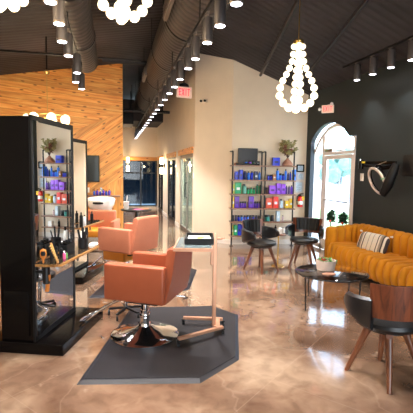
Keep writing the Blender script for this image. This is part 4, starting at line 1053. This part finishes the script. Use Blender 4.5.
# seat: channels run front to back and roll over the front edge
nch = 16; NY = nch*8+1; Ws = SYL-.14-(SYN+.14)
prof = [(SXB-.16, .43), (SXB-.3, .435), (SXF+.12, .435), (SXF+.05, .425), (SXF+.01, .39), (SXF-.005, .33), (SXF+.0, .26), (SXF+.03, .18), (SXF+.06, .14), (SXB-.16, .14)]
vs = []
for i in range(NY):
    y = SYL-.12-(Ws+.04)*i/(NY-1); ph = abs(math.sin(PI*nch*i/(NY-1)))**.45
    rnd = min(1, min(i, NY-1-i)/6.0); xo = (1-rnd)**2*.06
    for k, (x, z) in enumerate(prof):
        dz = .038*ph if k < 4 else .008*ph; dx = -.045*ph if 3 <= k < 9 else 0
        vs.append(Vector((x+dx+(xo if 2 <= k < 9 else 0), y, z+dz*(k < 5))))
n = len(prof); fs = []
for i in range(NY-1): fs += [(i*n+k, i*n+(k+1) % n, (i+1)*n+(k+1) % n, (i+1)*n+k) for k in range(n)]
fs += [tuple(range(n)), tuple(range((NY-1)*n, NY*n))]
m = MB(); m._add(vs, fs); m.build('tufted_seat', M['velvet'], t, 70)
MB().box(((SXF+SXB)/2+.05, (SYL+SYN)/2, .11), (.5, SYL-SYN-.3, .07)).build('base_frame', M['black_matte'], t, 0)
for x in (SXF+.12, SXB-.1):
    for y in (SYL-.12, SYN+.14): MB().cyl((x, y, 0), (x, y, .14), .018, .024, n=12).build('leg', M['black_metal'], t)
# pillow
def pil():
    m = MB()
    def f(u, v):
        a = 2*PI*u; ph = PI*(v-.5)
        ex = .55
        sg = lambda q, e: math.copysign(abs(q)**e, q)
        x = .29*sg(math.cos(a), ex)*math.cos(ph)**.35 if abs(ph) < PI/2-.01 else 0
        z = .15*sg(math.sin(a), ex)*math.cos(ph)**.35 if abs(ph) < PI/2-.01 else 0
        pinch = 1+.06*(abs(math.cos(a)*math.sin(a))*2)
        return (x*pinch, .06*math.sin(ph)*(1-.0*abs(u)), z*pinch)
    m.grid(f, 48, 15, True); bmesh.ops.remove_doubles(m.bm, verts=m.bm.verts, dist=.0005)
    return m
p = pil().build('pillow_body', stripe_mat(), None, 60)
t = thing('throw_pillow', 'cream lumbar pillow with charcoal stripes and tassels on the mustard sofa', 'pillow', (0, 0, 0)); p.parent = t
for sx_ in (-1, 1):
    for sz_ in (-1, 1): MB().cyl((sx_*.29, 0, sz_*.145), (sx_*.325, 0, sz_*.16-.01), .008, .016, n=8).build('tassel', M['paper'], t)
PIL = t
t.location = (3.80, 5.2, .565); t.rotation_euler = Euler((R(-16), 0, 0)).to_matrix().to_4x4().to_euler()
t.rotation_euler = (Matrix.Rotation(R(-84), 3, 'Z') @ Matrix.Rotation(R(-20), 3, 'X') @ Matrix.Rotation(R(0), 3, 'Y')).to_euler()

# plants behind the sofa
for k, (x, y, z) in enumerate([(3.93, 6.62, .76), (4.03, 6.38, .75)]):
    t = thing('potted_topiary', ['dark round potted plant with a red bloom behind the sofa, left of two', 'dark round potted plant with a red bloom behind the sofa, right of two'][k], 'potted plant', (x, y, 0), 0, 'plants behind the sofa')
    MB().lathe([(.07, 0), (.09, .01), (.1, .2), (.09, .2), (.085, .17)], n=20).build('pot', M['black_matte'], t)
    MB().cyl((0, 0, .15), (0, 0, z-.05), .01, n=8).build('stem', M['bark'], t)
    m = MB()
    for q in range(9):
        a = q*2.4; m.blades((math.cos(a)*.035, math.sin(a)*.035, z-.04+.018*q), 26, .075, .022, (-.6, 1.4))
    m.build('foliage', M['leaf'], t, 0)
    MB().sph((-.055, -.065, z-.03), .022, 10).build('bloom', M['red'], t)

# wall-mounted hair processor on the dark wall
t = thing('hair_processor', 'black wall-mounted hair dryer arm with tilted chrome ring on the dark wall', 'hair processor', (XW-.035, 5.42, 1.55))
MB().box((.01, -.45, .18), (.045, .24, .3), bev=.006).build('wall_plate', M['black_metal'], t)
MB().bar((-.08, .56, .235), (-.1, -.3, .215), .035, .05, bev=.008).bar((-.08, .56, .18), (-.1, -.3, .14), .03, .03, bev=.006).cyl((-.08, .58, .13), (-.08, .58, .27), .04).build('articulated_arm', M['black_gloss'], t)
MB().bar((-.1, .3, .14), (-.12, -.12, .24), .016).build('gas_strut', M['chrome'], t)
MB().box((-.105, .48, .237), (.01, .07, .03)).build('warning_tag', M['gold_yel'], t, 0)
MB().cyl((-.1, .58, .26), (-.1, .58, .29), .02).build('arm_cap', M['chrome'], t)
ctr = Vector((-.2, -.02, -.06)); e1_ = Vector((.12, .5, .42)).normalized(); nn = Vector((-.75, .1, -.2)).normalized(); e2_ = nn.cross(e1_).normalized(); e1_ = e2_.cross(nn)
ringp = [ctr+e1_*math.cos(a)*.23+e2_*math.sin(a)*.18 for a in [2*PI*k/40 for k in range(40)]]
MB().tube(ringp, .021, 12, True).build('heater_ring', M['ring'], t)
ringq = [p_-nn*.03 for p_ in ringp]
MB().tube([p_ + (p_-ctr).normalized()*.014 for p_ in ringq], .018, 10, True).build('ring_shell', M['black_gloss'], t)
MB().tube([(-.13, -.35, .2), (-.17, -.32, .05), (-.2, -.27, -.12), (-.22, -.2, -.24), (-.21, -.16, -.2)], [.05, .07, .075, .06, .03], 16).build('motor_housing', M['black_matte'], t)
MB().cyl((-.16, .02, .1), (-.16, .02, .17), .035, .045).sph((-.16, .02, .17), .045, 12, .5).build('pivot', M['black_gloss'], t)
MB().tube([(-.16, .02, .12), (-.14, -.1, .14), (-.12, -.24, .16)], .03).build('yoke', M['black_gloss'], t)
MB().box((-.24, -.2, -.02), (.03, .06, .03)).build('control_dial', mat('green_led', rgb(30, 120, 80), .3), t, 0)

# a stool base visible behind the wash chair and an office stool reflected in the mirror
t = thing('rolling_stool', 'black rolling stool with casters, half hidden behind the nearest salon chair', 'stool', (.14, 4.40, 0))
for k in range(5):
    a = k*2*PI/5+.4
    lg = MB().bar((0, 0, .09), (math.cos(a)*.19, math.sin(a)*.19, .07), .03, .02, bev=.004).build('leg', M['black_metal'], t)
    MB().cyl((math.cos(a)*.19-.01, math.sin(a)*.19, .028), (math.cos(a)*.19+.012, math.sin(a)*.19, .028), .027, n=14).build('caster', M['black_matte'], lg)
MB().cyl((0, 0, .08), (0, 0, .38), .02).build('column', M['chrome'], t)
MB().lathe([(.0, .38), (.15, .38), (.17, .395), (.17, .43), (.15, .445), (.0, .45)], n=28).build('seat', M['leather_k'], t)

def rebase(o, loc):
    loc = Vector(loc); o.location = loc
    for c in o.children: c.location = c.location - loc
for o in list(bpy.data.objects):
    if o.name == 'rolling_table': rebase(o, (.85, 3.6, 0))
    if o.name == 'sofa': rebase(o, (3.8, 4.76, 0))
# ------------------------------------------------------------ daylight
w = bpy.data.worlds.new('daylight'); S.world = w; w.use_nodes = True
nt = w.node_tree; bg = nt.nodes['Background']
sky = nt.nodes.new('ShaderNodeTexSky'); sky.sky_type = 'NISHITA'; sky.sun_disc = False; sky.sun_elevation = R(38); sky.sun_rotation = R(120)
mx = nt.nodes.new('ShaderNodeMix'); mx.data_type = 'RGBA'; mx.inputs[0].default_value = .55; mx.inputs[7].default_value = (.66, .86, 1.0, 1)
sc2 = nt.nodes.new('ShaderNodeVectorMath'); sc2.operation = 'SCALE'; sc2.inputs['Scale'].default_value = .25
nt.links.new(sky.outputs[0], sc2.inputs[0]); nt.links.new(sc2.outputs[0], mx.inputs[6]); nt.links.new(mx.outputs[2], bg.inputs[0]); bg.inputs[1].default_value = 3.0
su = bpy.data.lights.new('sun', 'SUN'); su.energy = 5; su.angle = R(.6); su.color = (1, .95, .88)
so = bpy.data.objects.new('sun', su); COL.objects.link(so); so.rotation_euler = Vector((-.62, -.42, -.62)).to_track_quat('-Z', 'Y').to_euler()
def area(name, loc, target, sx_, sy_, en, col):
    l = bpy.data.lights.new(name, 'AREA'); l.shape = 'RECTANGLE'; l.size = sx_; l.size_y = sy_; l.energy = en; l.color = col
    o = bpy.data.objects.new(name, l); COL.objects.link(o); o.location = loc; o.rotation_euler = (Vector(target)-Vector(loc)).to_track_quat('-Z', 'Y').to_euler(); return o
# added fill lamps; the first stands for daylight at the made-up front openings
area('front_opening_fill', (1.6, -4.8, 1.6), (1.0, 5, 1.2), 4.6, 1.7, 160, (.93, .97, 1))
#area('door_light', (4.9, 7.15, 1.5), (0, 5.8, .6), 1.2, 2.0, 90, (.8, .9, 1))
area('side_room_fill', (3.2, 10.6, 2.75), (3.2, 10.6, 0), 1.5, 3, 380, (.9, .97, 1))  # added fill that brightens the room behind the corridor doors
area('end_room_fill', (.8, EW+1.4, 2.6), (.8, EW+1.4, 0), 2, 1, 12, (.7, .85, 1))  # added weak blue fill behind the dark end glass

# ------------------------------------------------------------ camera
cam = bpy.data.cameras.new('camera'); co = bpy.data.objects.new('camera', cam); COL.objects.link(co)
cam.sensor_width = 36; cam.lens = 36*400/413; cam.clip_start = .05
yaw, pit, rol = R(13.3), R(5.0), R(.8)
fwd = Vector((math.sin(yaw)*math.cos(pit), math.cos(yaw)*math.cos(pit), -math.sin(pit)))
rt = Vector((math.cos(yaw), -math.sin(yaw), 0)); up = rt.cross(fwd)
r2 = rt*math.cos(rol)+up*math.sin(rol); u2 = up*math.cos(rol)-rt*math.sin(rol)
mw = Matrix((r2, u2, -fwd)).transposed().to_4x4(); mw.translation = (0, 0, 1.6)
co.matrix_world = mw
S.camera = co
S.view_settings.view_transform = 'Standard'; S.view_settings.look = 'None'; S.view_settings.gamma = 1; S.view_settings.exposure = 1.1
S.view_settings.use_curve_mapping = False
S.cycles.use_denoising = True
S.cycles.max_bounces = 8; S.cycles.sample_clamp_indirect = 6
